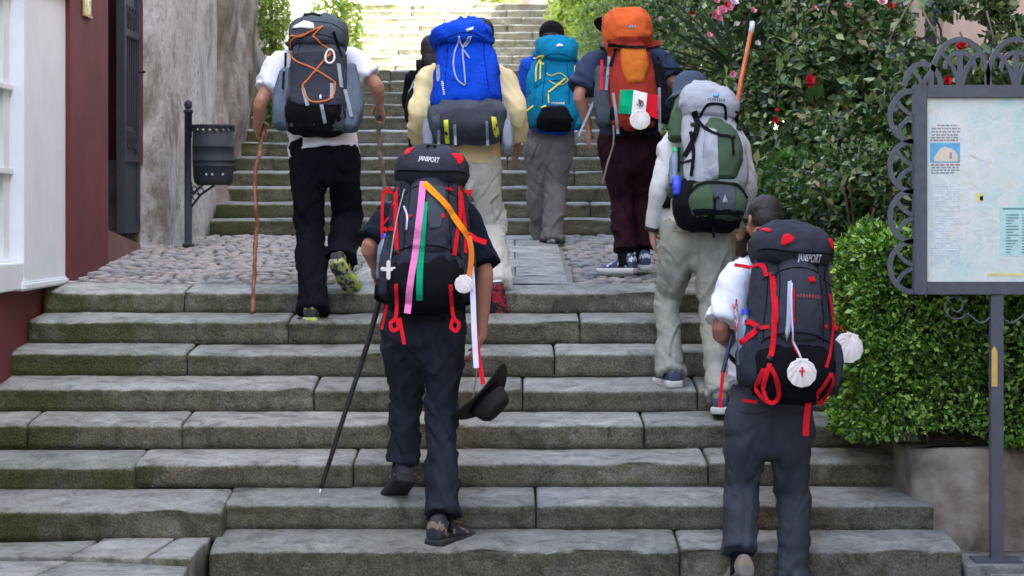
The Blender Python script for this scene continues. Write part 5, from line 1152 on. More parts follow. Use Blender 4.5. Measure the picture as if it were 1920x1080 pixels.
# ================================================================== 2: dark haired person with a small black pack, farther up
Y = 16.6
J2 = dict(head=(808, 95, .12), neck=(806, 128, .05), shL=(775, 142, .0), shR=(842, 142, 0), elL=(766, 195, .05), elR=(850, 195, .05), wrL=(785, 215, .25), wrR=(838, 225, .25), hpL=(790, 270, 0), hpR=(826, 270, 0), knL=(790, 345, .1), knR=(826, 335, .2), anL=(790, 425, -.0), anR=(828, 404, .35))
p2, j, inf = person(tuple(P(805, 440, Y)), 'person in black jacket with dark hair half hidden behind the blue pack', J2, Y,
    dict(skin=M['skin_dark'], trousers=M['blacktrouser'], shirt=M['blackcloth'], sleeve='long', g=.86, hair='long', vox=.0075, shoe=SH('rubber', 'shoedark', 'rubber'), seed=2, handL=(V((.3, .8, 0)), V((.7, 0, -.2)), V((0, 0, 1)), .6), handR=(V((-.3, .8, 0)), V((-.7, 0, -.2)), V((0, 0, 1)), .6), toeL=V((0, 1, 0)), toeR=V((0, 1, 0)), hs=.95))
pk = Pack('small black daypack with thin grey straps behind the blue pack', (806, 250), Y - .12, lean=-8, roll=0)
pk.part('main_body', softbody([(0, .14, -.15, 0, 0), (.10, .175, -.20, 0, -.01), (.28, .16, -.18, 0, 0), (.40, .12, -.12, 0, 0), (.45, .08, -.08, 0, 0)], seed=6), M['packblack'])
pk.part('front_pocket', softbody([(.02, .12, -.22, -.1, -.01), (.12, .14, -.25, -.1, -.01), (.2, .12, -.22, -.1, 0)], seed=7), M['blackcloth'])
for q in ([(784, 125), (776, 145), (768, 165)], [(784, 125), (786, 150)], [(764, 168), (772, 160), (790, 162)], [(770, 190), (800, 195)]): pk.ribbon(q, .010, M['greyweb'], 'compression_strap', off=.008)
pk.shoulder_straps(j, inf, M['packblack'], z=.36)

# ================================================================== 3: cream sweater, beige trousers, big blue pack
Y = 12.75
J3 = dict(head=(900, 72, .28), neck=(882, 108, .17), shL=(806, 150, .12), shR=(940, 150, .12), elL=(786, 215, .0), elR=(968, 210, .0), wrL=(783, 268, .16), wrR=(972, 262, .12),
          hpL=(845, 312, 0), hpR=(908, 312, 0), knL=(838, 425, .25), knR=(922, 430, .10), anL=(835, 500, .25), anR=(932, 545, -.25))
p3, j, inf = person(tuple(P(880, 560, Y)), 'person in cream sweater and beige trousers walking behind the centre hiker', J3, Y,
    dict(skin=M['skin_dark'], trousers=M['beige'], shirt=M['sweater'], sleeve='long', g=1.04, sg=1.08, slr=(.074, .072, .068), shoe=SH('shoewhite', 'redrubber', 'redrubber'), shirt_hem=-.02, seed=3, sfold=.008, fold=.017,
         handL=(V((.1, .5, -.8)), V((.8, 0, 0)), V((0, 1, 0)), .7), handR=(V((0, .35, -.9)), V((-.8, 0, 0)), V((0, 1, 0)), .7), toeL=V((-.05, 1, 0)), toeR=V((.1, .35, -.93)), upR=V((0, .9, .35)), leg=((.105, .108), (.095, .095), (.09, .088), (.086, .085), (.092, .092)), hemR=.02))
pk = Pack('large bright blue backpack with grey base and dangling pale cords', (878, 268), Y - .14, lean=-15, roll=-1.5)
pk.part('main_body', softbody([(.17, .195, -.20, 0, 0), (.24, .205, -.23, 0, .0), (.40, .185, -.22, 0, .005), (.55, .160, -.20, 0, -.002), (.62, .165, -.2, .02, -.008)], seed=8, wr=.009, f=(8, 8, 8)), M['blue'])
pk.part('base', softbody([(0, .19, -.16, 0, 0), (.06, .215, -.21, 0, 0), (.15, .225, -.22, 0, 0), (.20, .20, -.21, 0, 0)], seed=9, wr=.008), M['bluegrey'])
pk.part('bottom_bag', softbody([(-.01, .125, -.22, -.1, .01), (.04, .165, -.26, -.1, .01), (.12, .165, -.25, -.1, .01)], seed=10, wr=.004), M['charcoal2'])
pk.part('lid', softbody([(.58, .165, -.24, .03, -.02), (.63, .180, -.25, .05, -.022), (.68, .145, -.20, .04, -.0), (.715, .085, -.14, .0, .02)], seed=11, wr=.011, f=(9, 9, 8)), M['blue'])
pk.patch([(832, 228), (841, 228), (842, 260), (834, 260)], M['lime'], 'reflector_tab', .006); pk.patch([(921, 222), (930, 220), (936, 242), (930, 250), (924, 244)], M['lime'], 'reflector_tab', .006)
for q in ([(853, 238), (854, 272)], [(913, 232), (914, 268)], [(822, 240), (820, 278)]): pk.ribbon(q, .016, M['greyweb'], 'webbing_strap', off=.009)
for q in ([(862, 72), (852, 100), (851, 130), (858, 152), (872, 162)], [(880, 72), (868, 90), (870, 125), (873, 160)], [(868, 90), (860, 72)], [(872, 88), (884, 72)], [(870, 95), (880, 110)]): pk.cord(q, .0048, M['paleblue'], 'drawcord', .008)
pk.ribbon([(820, 118), (822, 150)], .022, M['greyweb'], 'compression_strap')
pk.marks((831, 165), .075, .014, M['logo'], 7, -1.45); pk.patch([(873, 60), (888, 54), (888, 60), (876, 64)], M['logo'], 'small_emblem', .006)
wing = MB()
for k, a0 in ((-1, 0), (1, 0)):
    wing.rings([[V((k * (.19 + .02 * i), -.10 + y_ * .5 + i * .02, .17 - i * .055 + z_)) for y_, z_ in ((-.02, -.02 - .012 * i), (.02, -.02 - .012 * i), (.02, .03 + .008 * i), (-.02, .03 + .008 * i))] for i in range(5)])
me = wing.mesh('hip_wing'); 
pk.part('hip_wing', softbody([(-.05, .022, -.10, .03, -.235), (.05, .040, -.12, .04, -.225), (.17, .030, -.12, .02, -.195)], seed=12), M['greyweb'], False); pk.part('hip_wing', softbody([(-.05, .022, -.10, .03, .235), (.05, .036, -.12, .04, .225), (.17, .030, -.12, .02, .20)], seed=13), M['greyweb'], False)
seams(pk, (.12,), .25, .56, (.60,)); pk.shoulder_straps(j, inf, M['bluegrey']); pk.hip_belt(inf, M['bluegrey'], g=1.1)

# ================================================================== 4: black cap, blue shirt, teal pack
Y = 15.75
J4 = dict(head=(1034, 73, .25), neck=(1032, 102, .15), shL=(990, 125, .10), shR=(1072, 122, .10), elL=(984, 178, .12), elR=(1085, 175, .12), wrL=(990, 205, .32), wrR=(1082, 215, .32),
          hpL=(1006, 268, 0), hpR=(1050, 268, 0), knL=(1008, 350, .10), knR=(1042, 350, .05), anL=(1015, 440, .3), anR=(1035, 452, -.05))
p4, j, inf = person(tuple(P(1030, 474, Y)), 'person in black cap and bright blue shirt at the foot of the middle steps', J4, Y,
    dict(skin=M['skin'], trousers=M['brownpant'], shirt=M['royal'], sleeve='long', g=.98, vox=.007, sg=1.08, shoe=SH('shoedark', 'plastic', 'shoegrey'), seed=4, fold=.013, handL=(V((.2, .8, 0)), V((.8, 0, 0)), V((0, 0, 1)), .8), handR=(V((-.2, .8, 0)), V((-.8, 0, 0)), V((0, 0, 1)), .8), toeL=V((-.05, 1, 0)), toeR=V((.1, 1, 0)), leg=((.108, .11), (.096, .10), (.084, .086), (.084, .084), (.090, .092))))
mb = MB(); L_ = inf['L']; mb.ell(L_(0, -.012, .042), (.096, .108, .095), inf['Mx'], 20, 14); mb.ell(L_(0, .10, .03), (.07, .08, .010), inf['Mx'], 16, 8); wlink('cap', mb.mesh('cap'), M['blackcloth'], p4)
pk = Pack('turquoise backpack with yellow cords and a black base', (1040, 243), Y - .12, lean=-8, roll=1.5)
pk.part('main_body', softbody([(.02, .15, -.16, 0, 0), (.12, .165, -.19, 0, 0), (.30, .150, -.18, 0, -.002), (.48, .140, -.17, 0, 0), (.54, .13, -.16, 0, 0)], seed=14, wr=.008), M['teal'])
pk.part('base', softbody([(0, .125, -.18, 0, 0), (.05, .135, -.215, 0, 0), (.125, .115, -.21, 0, 0)], seed=15, wr=.004), M['packblack'])
pk.part('lid', softbody([(.50, .142, -.20, .02, .002), (.56, .150, -.21, .03, .004), (.63, .150, -.17, .02, .004), (.65, .13, -.13, 0, .002)], seed=16, wr=.008), M['teal'])
pk.part('side_pocket', softbody([(.02, .045, -.13, -.01, -.175), (.14, .05, -.14, -.01, -.172), (.24, .035, -.12, -.01, -.158)], seed=17), M['teal2']); pk.part('side_pocket', softbody([(.02, .038, -.13, -.01, .165), (.14, .04, -.14, -.01, .162), (.24, .03, -.12, -.01, .150)], seed=18), M['teal2'])
pk.part('side_wing', softbody([(.24, .04, -.10, 0, -.165), (.36, .045, -.11, 0, -.165), (.47, .03, -.10, 0, -.15)], seed=19), M['teal'])
for q in ([(1019, 105), (1007, 115), (1005, 148)], [(1014, 110), (1013, 145)], [(1020, 118), (1010, 112)], [(1000, 195), (985, 206)], [(1078, 118), (1080, 150)], [(1014, 200), (1024, 197)], [(1060, 145), (1045, 158), (1028, 172)], [(1028, 175), (1029, 192)], [(1000, 100), (1020, 104)]): pk.ribbon(q, .011, M['yellow'], 'yellow_strap', off=.007)
pk.cord([(1025, 135), (1035, 140), (1050, 135), (1065, 148), (1048, 158), (1030, 150)], .003, M['yellow'], 'cord', .006)
pk.marks((1046, 192), .085, .018, M['logo'], 7); pk.patch([(1043, 84), (1049, 80), (1056, 84), (1054, 87), (1044, 87)], M['logo'], 'small_emblem', .006)
seams(pk, (.085,), .15, .46, (.52, .33)); pk.shoulder_straps(j, inf, M['teal2']); pk.hip_belt(inf, M['packblack'])

# ================================================================== 5: maroon trousers, navy T-shirt, orange pack with a flag
Y = 13.15
J5 = dict(head=(1165, 60, .30), neck=(1170, 92, .20), shL=(1112, 118, .12), shR=(1232, 112, .12), elL=(1086, 178, .02), elR=(1263, 158, .06), wrL=(1104, 238, .10), wrR=(1262, 205, .30),
          hpL=(1152, 275, 0), hpR=(1208, 275, 0), knL=(1166, 375, .10), knR=(1206, 370, .18), anL=(1172, 488, .0), anR=(1205, 482, .14))
p5, j, inf = person(tuple(P(1170, 518, Y)), 'person in navy T-shirt and maroon trousers wearing a broad black hat', J5, Y,
    dict(skin=M['skin'], trousers=M['maroonpant'], shirt=M['navytee'], sleeve='short', slen=.82, g=1.02, sg=1.05, slr=(.075, .082, .082), shoe=SH('shoenavy', 'shoewhite', 'whiterubber'), ss=.92, seed=5, fold=.011, hemR=.06, hemL=.06, handL=(V((.0, .25, -.95)), V((.8, .2, 0)), V((0, 1, 0)), .45), handR=(V((-.2, .9, 0)), V((-.5, 0, -.3)), V((0, 0, 1)), .8),
         toeL=V((-.85, .5, -.02)), toeR=V((-.25, 1, 0)), leg=((.104, .11), (.09, .10), (.078, .084), (.074, .078), (.076, .08))))
mb = MB(); L_ = inf['L']; Mx = inf['Mx']; mb.ell(L_(0, -.01, .055), (.086, .10, .10), Mx, 20, 14); R_ = []
for r_, z in ((.08, .03), (.165, .045), (.172, .050), (.165, .055), (.08, .045)): R_.append([L_(math.cos(2 * math.pi * i / 28) * r_, math.sin(2 * math.pi * i / 28) * r_ * 1.05 - .01, z + .02 * math.cos(4 * math.pi * i / 28)) for i in range(28)])
mb.rings(R_, False, False); wlink('brimmed_hat', mb.mesh('brimmed_hat'), M['blackcloth'], p5)
pk = Pack('tall orange and rust red backpack carrying a small flag', (1190, 243), Y - .13, lean=-10, roll=-4.5)
pk.part('main_body', softbody([(.0, .125, -.17, 0, 0), (.10, .145, -.20, 0, 0), (.28, .140, -.20, 0, 0), (.45, .128, -.185, 0, 0), (.53, .115, -.16, 0, 0)], seed=20, wr=.008), M['rust'])
pk.part('base', softbody([(-.01, .125, -.15, 0, 0), (.06, .150, -.19, 0, 0), (.11, .148, -.19, 0, 0)], seed=21), M['packblack'])
pk.part('front_pocket', softbody([(.26, .060, -.225, -.1, .022), (.36, .082, -.24, -.1, .022), (.47, .075, -.225, -.1, .02)], seed=22, wr=.004), M['amber'])
pk.part('lid', softbody([(.49, .128, -.21, .03, 0), (.54, .138, -.235, .05, 0), (.64, .140, -.225, .05, 0), (.70, .125, -.17, .03, 0)], seed=23, wr=.010), M['orange'])
pk.patch([(1137, 72), (1240, 68), (1241, 82), (1190, 88), (1142, 82)], M['rust'], 'lid_band', .004)
pk.part('side_pocket', softbody([(.04, .045, -.13, 0, -.185), (.2, .048, -.15, 0, -.185), (.36, .035, -.13, 0, -.175)], seed=24), M['packgrey']); pk.part('side_pocket', softbody([(.04, .04, -.13, 0, .18), (.2, .04, -.15, 0, .18), (.36, .03, -.13, 0, .17)], seed=25), M['packblack'])
for q, m_ in (([(1143, 100), (1137, 165)], 'greyweb'), ([(1150, 172), (1160, 245)], 'greyweb'), ([(1130, 100), (1128, 165)], 'redcloth'), ([(1237, 160), (1239, 240)], 'greyweb'), ([(1155, 88), (1145, 120)], 'packblack'), ([(1236, 95), (1245, 140)], 'packblack'), ([(1140, 82), (1190, 90), (1238, 82)], 'packblack')): pk.ribbon(q, .017, M[m_], 'webbing_strap', off=.008)
pk.ribbon([(1128, 150), (1105, 200), (1085, 245)], .014, M['greyweb'], 'loose_strap', free=-.05)
pk.marks((1183, 52), .045, .018, M['logoblue'], 4)
pk.shoulder_straps(j, inf, M['packgrey'])
fl = empty('flag', label='small green white and red flag pinned to the orange backpack', cat='flag', mw=pk.mw)
def fl_panel(name, quad, mat, n=10):
    a, b, c, d = [pk.L(*q) for q in quad]; Vv = []
    for jn in range(n + 1):
        for i in range(n + 1):
            u, v = i / n, jn / n; x = (a[0] * (1 - u) + b[0] * u) * (1 - v) + (d[0] * (1 - u) + c[0] * u) * v; z = (a[1] * (1 - u) + b[1] * u) * (1 - v) + (d[1] * (1 - u) + c[1] * u) * v; h = pk.hit(x, z, .010, -.2); Vv.append((x, min(h.y, -.205) + .006 * math.sin(x * 60 + z * 25), z))
    Fc = [(q * (n + 1) + i, (q + 1) * (n + 1) + i, (q + 1) * (n + 1) + i + 1, q * (n + 1) + i + 1) for q in range(n) for i in range(n)]; k_ = len(Vv); Vb = [(x, y + .0025, z) for x, y, z in Vv]
    return link(name, mesh(name, Vv + Vb, Fc + [tuple(reversed([i + k_ for i in f])) for f in Fc]), mat, fl)
fl_panel('green_band', [(1163, 168), (1188, 169), (1184, 214), (1160, 211)], M['greencloth']); fl_panel('white_band', [(1188, 169), (1214, 174), (1210, 214), (1184, 214)], M['flagwhite']); fl_panel('red_band', [(1214, 174), (1234, 178), (1234, 222), (1210, 214)], M['redcloth'])
em = MB(); cx_, cz_ = pk.L(1200, 193); rb_ = random.Random(4)
emy = pk.hit(cx_, cz_, .018, -.2).y - .006
em.ell((cx_, emy, cz_), (.011, .002, .016)); em.ell((cx_ + .010, emy, cz_ + .005), (.012, .002, .007), Matrix.Rotation(.6, 3, 'Y')); em.ell((cx_ - .006, emy, cz_ + .016), (.006, .002, .006)); link('eagle_emblem', em.mesh('eagle_emblem'), plain('brown ink', (.10, .06, .03), .7), fl)
em = MB(); em.tube([V((cx_ + math.cos(a) * .021, emy + .001, cz_ - .002 + math.sin(a) * .021)) for a in [R(190) + R(160) * i / 10 for i in range(11)]], .003, 5); link('wreath', em.mesh('wreath'), plain('green ink', (.03, .16, .06), .7), fl)
q_ = pk.W(pk.hit(*pk.L(1200, 224), .030, -.23)); shell(q_, .060, 'round white scallop shell hung under the flag on the orange pack', mat=M['shell'])
for px, m_ in ((1152, 'greywood'),):
    stick('thin peeled twig hanging beside the maroon trousers', [P(1150, 235, Y - .25), P(1150, 270, Y - .24), P(1138, 310, Y - .22), P(1130, 345, Y - .20)], .006, M['greywood'], 0, name='twig_strap')['category'] = 'twig'
# ================================================================== 6: sage trousers, grey shirt, denim bucket hat, silver and green pack
Y = 11.55
J6 = dict(head=(1293, 185, .34), neck=(1300, 232, .22), shL=(1262, 268, .12), shR=(1375, 262, .16), elL=(1238, 350, .0), elR=(1402, 350, .15), wrL=(1222, 430, .05), wrR=(1395, 420, .25),
          hpL=(1275, 450, 0), hpR=(1340, 450, 0), knL=(1250, 565, .12), knR=(1335, 600, -.10), anL=(1258, 694, -.08), anR=(1350, 745, -.40))
p6, j, inf = person(tuple(P(1290, 725, Y)), 'person in denim bucket hat, grey shirt and sage trousers by the hedge', J6, Y,
    dict(skin=M['skin_light'], trousers=M['sagepant'], shirt=M['greyshirt'], sleeve='long', g=1.04, sg=1.02, slr=(.066, .064, .062), shoe=SH('shoenavy', 'shoegrey', 'whiterubber'), seed=6, fold=.013, handL=(V((.12, .3, -.9)), V((.8, .1, 0)), V((.1, 1, 0)), .40), handR=(V((0, .8, -.5)), V((-.8, 0, 0)), V((0, 0, 1)), .8),
         toeL=V((-.25, 1, .0)), toeR=V((.1, 1, -.1)), leg=((.112, .118), (.092, .10), (.074, .08), (.068, .072), (.076, .08)), face=V((-.55, .8, -.2)), hemL=-.03))
mb = MB(); L_ = inf['L']; Mx = inf['Mx']; R_ = []
for r_, z in ((.01, .135), (.06, .130), (.085, .11), (.094, .06), (.098, .02), (.108, .0), (.138, -.022), (.140, -.030), (.098, -.008)): R_.append([L_(math.cos(2 * math.pi * i / 28) * r_, math.sin(2 * math.pi * i / 28) * r_ * 1.1 - .01, z + .01) for i in range(28)])
mb.rings(R_); wlink('bucket_hat', mb.mesh('bucket_hat'), M['denimhat'], p6)
wt = MB(); wv = (j['wrL'] - j['elL']).normalized(); a_ = wv.cross(V((0, 1, 0))).normalized(); b_ = wv.cross(a_)
R_ = [[j['wrL'] - wv * (.006 - o_) + a_ * .036 * s_ * math.cos(q) + b_ * .036 * s_ * math.sin(q) for q in [2 * math.pi * i / 18 for i in range(18)]] for o_, s_ in ((-.012, .95), (-.010, 1.1), (.010, 1.1), (.012, .95))]; wt.rings(R_); wlink('wrist_watch', wt.mesh('wrist_watch'), M['rubber'], p6)
pk = Pack('silver and moss green backpack with black webbing', (1322, 432), Y - .13, lean=-16, roll=3)
pk.part('main_body', softbody([(.16, .150, -.20, 0, .02), (.26, .175, -.235, 0, .035), (.42, .170, -.23, 0, .025), (.56, .145, -.19, 0, .0), (.62, .13, -.17, 0, -.01)], seed=30, wr=.007), M['silver'])
pk.part('base', softbody([(.0, .150, -.17, 0, 0), (.07, .185, -.22, 0, 0), (.17, .185, -.22, 0, 0), (.22, .165, -.2, 0, .0)], seed=31), M['packblack'])
pk.part('front_pocket', softbody([(.24, .085, -.265, -.1, .06), (.36, .110, -.285, -.1, .062), (.50, .085, -.26, -.1, .045), (.55, .05, -.22, -.1, .02)], seed=32, wr=.005), M['moss'])
pk.part('bottom_bag', softbody([(.03, .135, -.25, -.1, .045), (.10, .155, -.27, -.1, .045), (.185, .135, -.255, -.1, .045)], seed=33, wr=.004), M['moss'])
pk.patch([(1296, 394), (1396, 398), (1390, 418), (1304, 415)], M['packblack'], 'base_panel', .004); pk.patch([(1333, 350), (1378, 355), (1378, 400), (1336, 398)], M['packgrey'], 'centre_panel', .004)
pk.part('lid', softbody([(.60, .145, -.215, .03, -.005), (.66, .160, -.235, .05, -.005), (.74, .135, -.20, .04, -.015), (.78, .085, -.14, .0, -.025)], seed=34, wr=.007), M['silver'])
pk.patch([(1322, 240), (1342, 250), (1346, 338), (1322, 338), (1316, 300)], M['silver'], 'silver_panel', .004)
pk.part('side_pocket', softbody([(.18, .04, -.16, 0, -.165), (.30, .045, -.17, 0, -.155), (.40, .03, -.15, 0, -.15)], seed=35), M['moss'])
pk.part('neck_pad', softbody([(.50, .045, -.11, 0, -.165), (.60, .045, -.12, 0, -.16), (.69, .035, -.1, 0, -.15)], seed=36), M['moss'])
for q, w_ in (([(1312, 218), (1325, 200), (1342, 197), (1358, 202), (1362, 222)], .014), ([(1302, 208), (1308, 232), (1300, 262), (1284, 290)], .030), ([(1310, 225), (1335, 255), (1366, 262), (1372, 266)], .016), ([(1371, 262), (1372, 298)], .015), ([(1295, 245), (1300, 285), (1296, 330)], .018), ([(1290, 366), (1310, 348), (1340, 346), (1380, 350), (1402, 372)], .014), ([(1337, 372), (1341, 440)], .014), ([(1383, 205), (1388, 240)], .02), ([(1275, 270), (1274, 318)], .014), ([(1296, 302), (1272, 300)], .013)): pk.ribbon(q, w_, M['packblack'], 'black_webbing', off=.007)
pk.marks((1342, 189), .085, .016, M['logodark'], 8); pk.patch([(1336, 178), (1344, 175), (1348, 179), (1345, 184), (1336, 184)], M['logoblue'], 'blue_emblem', .006); pk.patch([(1357, 370), (1364, 386), (1352, 386)], M['greyweb'], 'small_emblem', .007)
for q in ((1300, 232), (1372, 262), (1341, 376), (1388, 236)): buckle(pk, *q, M['rubber'])
pk.shoulder_straps(j, inf, M['packblack']); pk.hip_belt(inf, M['packblack'])
bottle(pk, -.185, -.15, .20, .030, .20, 'greencap', 'blue bottle with a green cap beside the silver and green pack')
mb = MB(); x_, z_ = pk.L(1270, 345); pkc = empty('blue_pouch', label='small royal blue pouch hanging on the side of the silver and green pack', cat='pouch', mw=pk.mw)
link('pouch_body', softbody([(z_ - .03, .022, -.20, -.17, x_), (z_ + .0, .025, -.205, -.165, x_), (z_ + .03, .024, -.20, -.17, x_)], wr=.002, n=20), M['bluecap'], pkc)
stk = P(1385, 180, Y + .02); stick('orange varnished staff with pale tip sticking up from the silver and green pack', [P(1411, 46, Y + .12), P(1398, 110, Y + .07), P(1384, 185, Y + .02), P(1372, 300, Y - .03)], (.012, .014), M['orangewood'])
o = empty('staff_cap', tuple(P(1411, 46, Y + .12)), 'pale taped tip on the orange staff', 'staff tip'); wlink('cap_sleeve', MB().tube([P(1412, 40, Y + .125), P(1411, 46, Y + .12), P(1408, 62, Y + .11)], [.008, .014, .0145], 10).mesh('cap_sleeve'), M['logo'], o)

# ================================================================== trekking pack used twice (centre and right)
def trek(label, base, Y, lean, roll, yaw, sc, seed):
    pk = Pack(label, base, Y, lean=lean, roll=roll, yaw=yaw, sc=sc)
    pk.part('main_body', softbody([(.12, .180, -.20, 0, 0), (.22, .185, -.22, 0, 0), (.38, .178, -.215, 0, 0), (.52, .165, -.20, 0, 0), (.60, .15, -.18, 0, 0)], seed=seed, wr=.007), M['charcoal'])
    pk.part('bottom_compartment', softbody([(0, .135, -.17, 0, 0), (.05, .170, -.215, 0, 0), (.14, .180, -.225, 0, 0), (.20, .172, -.215, 0, 0)], seed=seed + 1), M['packblack'])
    pk.part('front_pocket', softbody([(.24, .105, -.245, -.1, 0), (.34, .115, -.265, -.1, 0), (.50, .095, -.25, -.1, 0), (.58, .065, -.215, -.1, 0)], seed=seed + 2, wr=.005), M['charcoal2'])
    pk.part('side_pocket', softbody([(.06, .038, -.15, -.01, -.175), (.18, .045, -.17, -.01, -.180), (.30, .033, -.15, -.01, -.172)], seed=seed + 3), M['charcoal']); pk.part('side_pocket', softbody([(.06, .038, -.15, -.01, .175), (.18, .045, -.17, -.01, .18), (.30, .033, -.15, -.01, .172)], seed=seed + 4), M['charcoal'])
    pk.part('lid', softbody([(.575, .145, -.225, .02, 0), (.61, .168, -.25, .04, 0), (.68, .165, -.235, .05, 0), (.735, .125, -.17, .04, 0), (.75, .10, -.12, .02, 0)], seed=seed + 5, wr=.006), M['charcoal'])
    Q = [[(a * .172 * math.cos(t) , .60 + .02 * math.sin(t))] for a, t in ()]
    mb = MB(); pts = []
    for i in range(25):
        x = -.165 + .33 * i / 24; h = pk.hit(x, .612 - .018 * math.cos(x * 9), .004, -.2); pts.append(h)
    link('lid_zip', MB().tube(pts, .004, 5).mesh('lid_zip'), M['packblack'], pk.root)
    pts = [pk.hit(.118 * math.cos(t), .22 + .045 * math.sin(t), .004, -.2) for t in [math.pi * i / 20 for i in range(21)]]
    link('base_zip', MB().tube([V((p.x * 1.35, pk.hit(p.x * 1.35, p.z - .02, .004, -.2).y, p.z - .02)) for p in pts], .0035, 5).mesh('base_zip'), M['packblack'], pk.root)
    seams(pk, (.14, .098), .22, .56, (.53,))
    return pk

# ================================================================== 7: centre hiker, dark clothes, ribbons on the pack, hat in hand
Y = 10.25
J7 = dict(head=(818, 325, .40), neck=(806, 365, .26), shL=(732, 412, .12), shR=(868, 405, .12), elL=(693, 462, .0), elR=(908, 505, .02), wrL=(705, 505, .20), wrR=(903, 630, .06),
          hpL=(757, 620, 0), hpR=(830, 618, 0), knL=(764, 752, .16), knR=(828, 785, .05), anL=(752, 882, .20), anR=(830, 985, -.18))
p7, j, inf = person(tuple(P(800, 1020, Y - .2)), 'person in dark shirt and navy trousers climbing in the centre foreground', J7, Y,
    dict(skin=M['skin'], trousers=M['navy'], shirt=M['darktee'], sleeve='short', slen=.95, g=1.10, sg=1.0, slr=(.074, .076, .078), shoe=SH('shoedark', 'tan', 'rubber'), ss=1.12, seed=7, fold=.016, vox=.0055, handL=(V((.15, .75, -.35)), V((.2, .2, -.8)), V((1, 0, 0)), .95), handR=(V((-.38, .05, -.9)), V((-.75, .25, .1)), V((0, 1, 0)), .55, .3),
         toeL=V((-.35, .78, -.50)), upL=V((0, .5, .8)), toeR=V((.60, 1, 0)), hemL=.05, hemR=.05, leg=((.112, .115), (.096, .10), (.084, .088), (.078, .08), (.086, .09)), waist=.16, face=V((.2, 1, -.25))))
pk = trek('charcoal backpack with red straps and coloured ribbons on the centre hiker', (800, 584), Y - .16, -17, 1.5, 0, 1.03, 40)
for q, w_ in (([(742, 345), (741, 400), (744, 474)], .019), ([(862, 345), (863, 400), (857, 440), (852, 478)], .017), ([(862, 345), (872, 420), (873, 470)], .015), ([(733, 342), (716, 345), (713, 400), (714, 440)], .013), ([(716, 408), (738, 428)], .016), ([(716, 400), (738, 375)], .009), ([(715, 340), (730, 332)], .016)): pk.ribbon(q, w_, M['redcloth'], 'red_strap', off=.008)
for pts in ([(742, 532), (743, 568), (740, 590), (731, 600), (735, 614), (746, 608), (743, 592)], [(845, 535), (847, 568), (851, 590), (860, 600), (855, 614), (845, 606), (849, 590)]): pk.ribbon(pts, .017, M['redcloth'], 'red_strap_end', off=.012, n=5)
pk.ribbon([(748, 590), (757, 640)], .017, M['redcloth'], 'red_strap_end', free=-.16); pk.ribbon([(722, 555), (712, 602)], .012, M['redcloth'], 'red_strap_end', off=.01)
pk.patch([(758, 287), (762, 274), (778, 272), (770, 284), (760, 294)], M['redcloth'], 'red_corner', .004); pk.patch([(845, 288), (864, 284), (870, 298), (862, 310)], M['redcloth'], 'red_corner', .004); pk.patch([(868, 345), (886, 343), (882, 356), (870, 352)], M['redcloth'], 'red_corner', .004); pk.patch([(836, 352), (845, 348), (850, 356), (838, 356)], M['redcloth'], 'red_corner', .004)
pk.patch([(768, 405), (775, 410), (768, 415)], M['redcloth'], 'red_tab', .005); pk.patch([(828, 408), (832, 404), (836, 411), (830, 417)], M['redcloth'], 'red_tab', .005)
pk.patch([(800, 352), (836, 352), (834, 400), (826, 432), (808, 434), (802, 420)], M['packgrey'], 'grey_panel', .004)
pk.text('JANSPORT', (805, 303), .026, M['logo'], width=.095, rot=-.12)
pk.cord([(758, 352), (748, 390), (738, 440), (731, 485)], .0038, M['plastic'], 'pull_cord', .010); pk.ribbon([(757, 384), (764, 410), (762, 434)], .009, M['lilac'], 'reflective_tab')
for q in ((742, 350), (863, 350), (743, 470)): buckle(pk, *q, M['rubber'], .024, .02)
pk.cord([(800, 270), (808, 264), (816, 270)], .006, M['packblack'], 'haul_loop', .008)
pk.shoulder_straps(j, inf, M['packblack']); pk.hip_belt(inf, M['packblack'], g=1.08)
pk.ribbon([(794, 344), (789, 400), (780, 470), (770, 530), (763, 584)], .030, M['pink'], 'ribbon', off=.016, top=('ribbon', 'long pink ribbon hanging from the top of the centre backpack', 'ribbon'), th=.0012)
pk.ribbon([(797, 385), (793, 440), (788, 500), (786, 560)], .029, M['greencloth'], 'ribbon', off=.012, top=('ribbon', 'green ribbon hanging beside the pink one on the centre backpack', 'ribbon'), th=.0012)
pk.ribbon([(795, 348), (815, 368), (840, 392), (860, 418), (880, 440)], .030, M['orangecloth'], 'ribbon', off=.018, top=('ribbon', 'orange ribbon crossing the centre backpack towards the right shoulder', 'ribbon'), th=.0012)
pk.ribbon([(878, 436), (893, 446), (912, 452)], .024, M['redcloth'], 'ribbon', free=-.20, top=('ribbon', 'short red ribbon end sticking out at the right of the centre backpack', 'ribbon'), th=.0012)
pk.ribbon([(879, 444), (884, 475), (882, 505), (876, 535)], .024, M['amber'], 'ribbon', free=-.235, top=('ribbon', 'yellow orange ribbon hanging above the small shell on the centre backpack', 'ribbon'), th=.0012)
pk.ribbon([(884, 500), (887, 560), (889, 620), (893, 690)], .024, M['lilac'], 'ribbon', free=-.22, top=('ribbon', 'pale lilac ribbon hanging beside the right arm of the centre hiker', 'ribbon'), th=.0012)
pk.ribbon([(890, 600), (895, 650), (901, 690), (906, 720)], .019, M['redcloth'], 'ribbon', free=-.21, top=('ribbon', 'long red ribbon hanging lowest beside the hat of the centre hiker', 'ribbon'), th=.0012)
q_ = pk.L(870, 536); shell(pk.W((q_[0], -.25, q_[1])), .042, 'small white scallop shell at the right edge of the centre backpack', roll=-.1)
mb = MB(); q_ = pk.W(pk.hit(*pk.L(728, 503), .02, -.16)); cs = empty('cross_pendant', tuple(q_), 'white cross hanging at the left side of the centre backpack', 'cross pendant')
